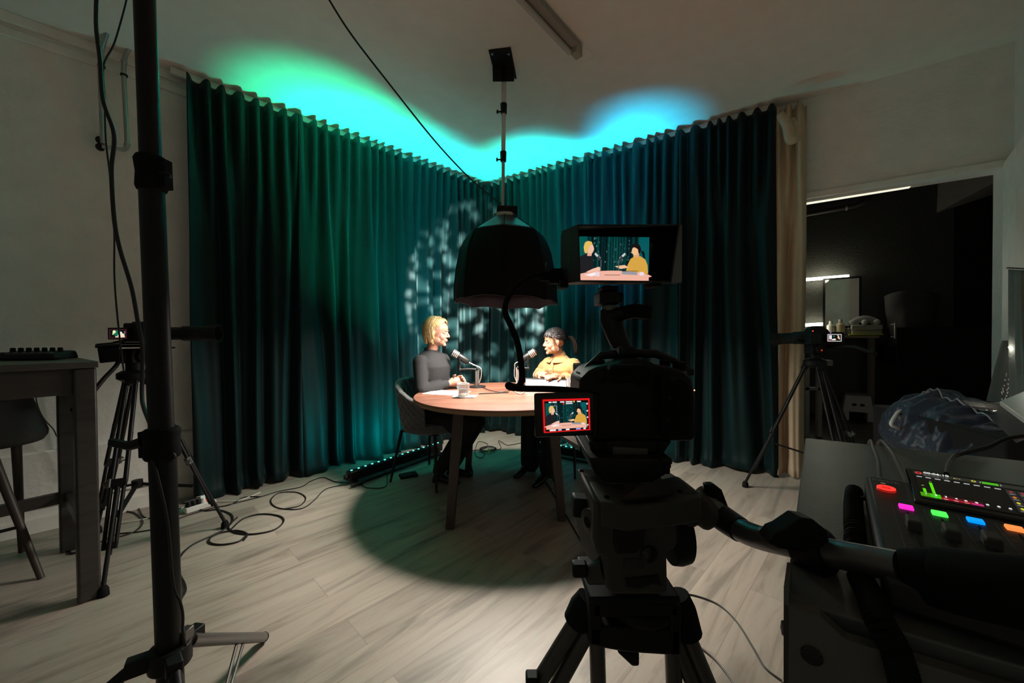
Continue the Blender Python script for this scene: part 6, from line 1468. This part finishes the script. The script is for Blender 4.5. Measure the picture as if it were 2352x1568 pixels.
b = MB(Matrix.Translation(P(1311, 614, .682) + V((-.003, 0, 0)))); Mx = Matrix((V((0, 0, 1)), -sdir, V((-1, 0, 0)))).transposed().to_4x4(); b.text('OSEE', .0085, Mx, .0001); obj('side_lettering', b, mat('faint_ink', (.06, .06, .06), .5), root)
b = MB(); b.pxbox(1286, 640, 1306, 660, .70, .74); b.pxbox(1498, 644, 1522, 657, .66, .70); obj('corner_bumper', b, M_rub, root, bevel=.003)
b = MB(); b.pxbox(1262, 615, 1292, 650, .715, .735); b.pxbox(1240, 622, 1266, 644, .718, .732); obj('cable_plug', b, M_rub, root, bevel=.003)
b = MB(); b.tube(crv([P(1242, 634, .725), P(1222, 634, .72), P(1190, 655, .70), P(1166, 685, .68), P(1160, 715, .66), P(1172, 745, .65), P(1188, 785, .64), P(1196, 830, .63), P(1199, 865, .62), P(1194, 884, .615), P(1182, 888, .61), P(1168, 884, .605), P(1172, 889, .60), P(1200, 892, .60), P(1260, 893, .60), P(1320, 897, .605), P(1348, 903, .61)], 8), .0052, 10)
one('video_cable', b, M_rub, 'thick black cable looping from the field monitor down to the large camera', 'cable')
# articulated arm under the monitor
root = thing('monitor_arm', 'black articulated arm holding the field monitor above the camera', 'arm', P(1440, 800, .66))
b = MB(); b.pxbox(1384, 655, 1422, 668, .67, .71); b.pxbox(1378, 668, 1424, 698, .66, .71); b.cyl(P(1374, 684, .685), P(1430, 684, .685), .010, 16); obj('tilt_block', b, M_blk, root, bevel=.003)
b = MB(); b.cyl(P(1402, 702, .685), P(1402, 713, .685), .0165, 20); obj('swivel_ring', b, M_gry, root)
b = MB(); b.tube([P(1402, 714, .685), P(1404, 735, .68), P(1420, 780, .67), P(1440, 815, .665)], [.019, .020, .017, .013], 16, flat=.8); b.tube([P(1400, 727, .68), P(1440, 718, .66), P(1468, 712, .65)], [.014, .012, .013], 14); obj('arm_body', b, M_blkm, root)
b = MB(); b.tube([P(1452, 700, .65), P(1452, 706, .65), P(1456, 728, .65)], [.012, .017, .016], 16); b.box(P(1472, 716, .65), (.028, .03, .022), (0, .15, 0)); obj('lock_knob', b, M_rub, root, bevel=.004)
# ---------------------------------------------------------------- big tripod with fluid head
root = thing('camera_tripod', 'large grey fluid head tripod carrying the cinema camera in the foreground', 'tripod', V((P(1450, 1400, .64).x, .64, 0)))
b = MB(); b.pxprism([(1352, 1015), (1545, 1013), (1520, 1050), (1500, 1056), (1400, 1056), (1360, 1046)], .60, .70, .9); b.pxbox(1395, 1013, 1508, 1042, .585, .61); obj('base_plate', b, M_blkm, root, bevel=.003)
b = MB(); b.pxprism([(1408, 1026), (1488, 1030), (1488, 1048), (1424, 1048), (1408, 1042)], .5835, .5855, 1); obj('plate_label', b, M_gry, root, label='grey metal plate')
b = MB(); b.pxprism([(1352, 1052), (1542, 1056), (1544, 1074), (1530, 1090), (1500, 1108), (1390, 1110), (1365, 1090)], .56, .72, .95); b.pxbox(1522, 1053, 1546, 1068, .555, .60); b.pxbox(1528, 1068, 1541, 1090, .555, .57); obj('quick_release', b, M_blk, root, bevel=.003)
# head top housing seen from above, sloping to the camera
tp = [P(1326, 1076, .72), P(1352, 1108, .62), P(1380, 1152, .53), P(1440, 1164, .52), P(1546, 1150, .52), P(1612, 1140, .53), P(1592, 1118, .60), P(1540, 1084, .72)]
bt = [p - V((0, 0, .035)) for p in tp]; n = len(tp)
b = MB(); b.add(tp + bt, [list(range(n)), list(range(2 * n - 1, n - 1, -1))] + [(i, i + n, (i + 1) % n + n, (i + 1) % n) for i in range(n)]); obj('head_top', b, M_head, root, bevel=.003)
tp2 = [P(1425, 1154, .517), P(1545, 1140, .517), P(1510, 1092, .66), P(1440, 1092, .66)]
b = MB(); b.add([p + V((0, 0, .001)) for p in tp2] + [p + V((0, 0, .004)) for p in tp2], [(3, 2, 1, 0), (4, 5, 6, 7), (0, 1, 5, 4), (1, 2, 6, 5), (2, 3, 7, 6), (3, 0, 4, 7)]); obj('top_channel', b, M_blk, root)
for x, y, d in ((1336, 1083, .70), (1394, 1144, .55), (1562, 1131, .56)):
    b = MB(); c = P(x, y, d); b.cyl(c + V((0, 0, -.002)), c + V((0, 0, .003)), .004, 12); obj('screw', b, M_blkg, root)
b = MB(); b.pxprism([(1365, 1150), (1384, 1160), (1545, 1158), (1555, 1175), (1558, 1240), (1554, 1262), (1534, 1268), (1536, 1355), (1530, 1368), (1404, 1368), (1392, 1350), (1388, 1285), (1370, 1275), (1362, 1240)], .535, .66, .96); obj('head_body', b, M_head, root, bevel=.006)
b = MB(); b.pxprism([(1412, 1192), (1430, 1185), (1478, 1185), (1484, 1205), (1480, 1255), (1462, 1272), (1416, 1274), (1410, 1250)], .530, .536, 1); obj('counterbalance_recess', b, M_blk, root, bevel=.003)
b = MB(); b.lathe([(.012, 0), (.012, .004), (.008, .006)], TR(P(1490, 1272, .535), V((0, -1, 0))), 20); obj('bubble_level', b, M_blkg, root)
b = MB(); b.pxprism([(1436, 1330), (1512, 1322), (1520, 1345), (1500, 1340), (1470, 1352), (1440, 1348)], .532, .536, 1); obj('clamp_recess', b, M_blk, root)
b = MB(); b.pxbox(1434, 1284, 1480, 1306, .533, .536); obj('head_label', b, mat('dark_label', (.03, .02, .02), .6), root)
for x, dx in ((1366, -1), (1552, 1)):
    c = P(x, 1212 if dx < 0 else 1222, .60); b = MB(); b.lathe([(.046, -.012), (.047, 0), (.044, .012), (.02, .014)], TR(c, V((dx, -.25 if dx < 0 else 0, 0))), 36); obj('tilt_drum', b, M_head if dx < 0 else M_blk, root)
c = P(1360, 1196, .562); b = MB(); b.lathe([(.018, 0), (.019, .006), (.008, .009), (.007, .002)], TR(c, V((-1, -.5, 0))), 28); obj('drag_dial', b, M_head, root)
b = MB(); c = P(1335, 1160, .60); b.box(c, (.030, .03, .030), (0, .1, 0)); b.tube([P(1348, 1135, .6), P(1366, 1140, .6)], [.008, .010], 12); obj('tilt_lock', b, M_blk, root, bevel=.004)
b = MB(); b.tube([P(1390, 1310, .56), P(1350, 1318, .57)], [.018, .014], 14); obj('pan_lock_boss', b, M_head, root)
b = MB(); b.pxbox(1315, 1300, 1352, 1330, .555, .575); obj('pan_lock_knob', b, M_blk, root, bevel=.004)
# clamp and handle arm on the right
b = MB(); b.pxprism([(1548, 1140), (1600, 1128), (1630, 1150), (1632, 1180), (1612, 1205), (1596, 1215), (1560, 1205)], .55, .62, .95); b.tube([P(1585, 1150, .58), P(1640, 1195, .57)], [.024, .020], 20); obj('handle_rosette', b, M_head, root, bevel=.005)
b = MB(); b.pxprism([(1622, 1114), (1642, 1112), (1660, 1126), (1676, 1168), (1650, 1160), (1630, 1140)], .575, .59, 1); obj('rosette_lever', b, M_blk, root, bevel=.003)
HN = crv([P(1598, 1135, .60), P(1625, 1158, .585), P(1660, 1190, .565), P(1700, 1216, .535), P(1745, 1234, .50), P(1800, 1246, .46), P(1880, 1263, .42), P(1970, 1282, .385), P(2070, 1302, .355)], 6)
b = MB(); b.tube(HN, [.0175, .0178, .0165, .0158, .0148, .0146, .0144, .0142, .0140], 24); hd = obj('pan_handle', b, M_gry, root, label='brushed metal handle tube')
b = MB(); b.tube([P(1655, 1186, .568), P(1672, 1198, .558), P(1700, 1216, .535)], [.0188, .0185, .0172], 24); obj('sleeve', b, M_blk, hd)
b = MB(); b.tube([P(1835, 1254, .442), P(1845, 1256, .437), P(1892, 1267, .415), P(1905, 1269, .41)], [.017, .0235, .025, .018], 24); b.pxprism([(1762, 1246), (1782, 1222), (1800, 1215), (1840, 1188), (1868, 1192), (1900, 1218), (1906, 1250), (1850, 1268), (1790, 1260)], .405, .425, .95); obj('clamp_knob', b, M_blk, hd, bevel=.004)
b = MB(); b.tube(crv([P(2064, 1300, .357), P(2110, 1310, .348), P(2160, 1326, .338), P(2300, 1352, .305), P(2440, 1372, .28)], 5), [.0150, .018, .0255, .0265, .0265, .0265], 24); obj('grip', b, M_rub, hd)
# tripod bowl, shoulders, spreader block, legs
b = MB(); b.lathe([(.050, -.012), (.066, -.004), (.066, .008), (.055, .014)], Matrix.Translation(P(1462, 1372, .62)), 32); b.pxbox(1352, 1372, 1565, 1392, .56, .67); obj('bowl', b, M_blk, root, bevel=.004)
b = MB()
pr_ = [(1358, 1385), (1420, 1380), (1540, 1388), (1562, 1400), (1566, 1507), (1440, 1502), (1352, 1482), (1352, 1400)]
b.pxbox(1353, 1384, 1384, 1484, .56, .60); b.pxbox(1540, 1392, 1566, 1508, .56, .60); b.pxbox(1360, 1384, 1560, 1420, .56, .60); b.pxprism([(1353, 1440), (1566, 1446), (1566, 1508), (1440, 1500), (1353, 1484)], .56, .60, 1); b.pxprism([(1418, 1500), (1470, 1500), (1470, 1532), (1452, 1532)], .57, .59, 1); obj('spreader_block', b, M_blk, root, bevel=.004)
for a, c in (((1352, 1372), (1322, 1428)), ((1552, 1366), (1580, 1455))):
    b = MB(); p0 = P(a[0], a[1], .60); p1 = P(c[0], c[1], .60); b.tube([p0, p0.lerp(p1, .4), p1], [.020, .024, .022], 16, flat=.9); obj('shoulder', b, M_rub, root)
def longleg(a, c, Y0, r, par=root, foot=True):
    p0 = P(a[0], a[1], Y0); p1 = P(c[0], c[1], Y0); d = p1 - p0; e = p0 + d * ((p0.z - .015) / -d.z if d.z else 1)
    return p0, e
for pairs in (([(1325, 1425), (1236, 1568)], [(1358, 1432), (1284, 1568)]), ([(1370, 1430), (1374, 1568)], [(1543, 1440), (1548, 1568)]), ([(1572, 1440), (1626, 1568)], [(1545, 1460), (1600, 1590)])):
    b = MB(); ends = []
    for (a, c) in pairs:
        p0, e = longleg(a, c, .60, .012); 
        if pairs[0][0][0] == 1370: e = e + V((0, -.10, 0)) if False else e
        ends.append(e); b.tube([p0, p0.lerp(e, .6)], .0125, 14)
    m_ = (ends[0] + ends[1]) / 2; m_.z = .02
    tops_ = [P(p[0][0], p[0][1], .60).lerp(e, .6) for p, e in zip(pairs, ends)]
    mid_ = (tops_[0] + tops_[1]) / 2
    b.obox(tops_[0], tops_[1], .03, .03); b.tube([mid_ , m_], .013, 14)
    lg = obj('leg', b, mat('leg_alu', (.10, .095, .085), .4, .5), root)
    b = MB(); b.lathe([(.03, -.02), (.032, -.012), (.014, .02)], Matrix.Translation(m_), 16); obj('rubber_foot', b, M_rub, lg)
b = MB(); b.box(P(1222, 1560, .59), (.020, .02, .018)); obj('leg_lock', b, M_blk, root, bevel=.003)
# floor cables by the foreground tripod and the table leg
flcable('floor_cable', [(1552, 1360), (1600, 1368), (1650, 1388), (1690, 1425), (1725, 1480), (1755, 1530), (1795, 1562)], .0032, mat('grey_cable', (.045, .045, .04), .45), 'dark cable curving over the floor between the large tripod and the desk')
flcable('floor_cable', [(1608, 1486), (1640, 1512), (1670, 1548), (1690, 1580)], .0032, mat('grey_cable', (.045, .045, .04), .45), 'dark cable on the floor below the right leg of the large tripod')
flcable('floor_cable', [(1245, 1095), (1262, 1118), (1275, 1142), (1290, 1165), (1310, 1200), (1330, 1235), (1348, 1262)], .0045, M_cable, 'black cable running along the floor past the right table leg')
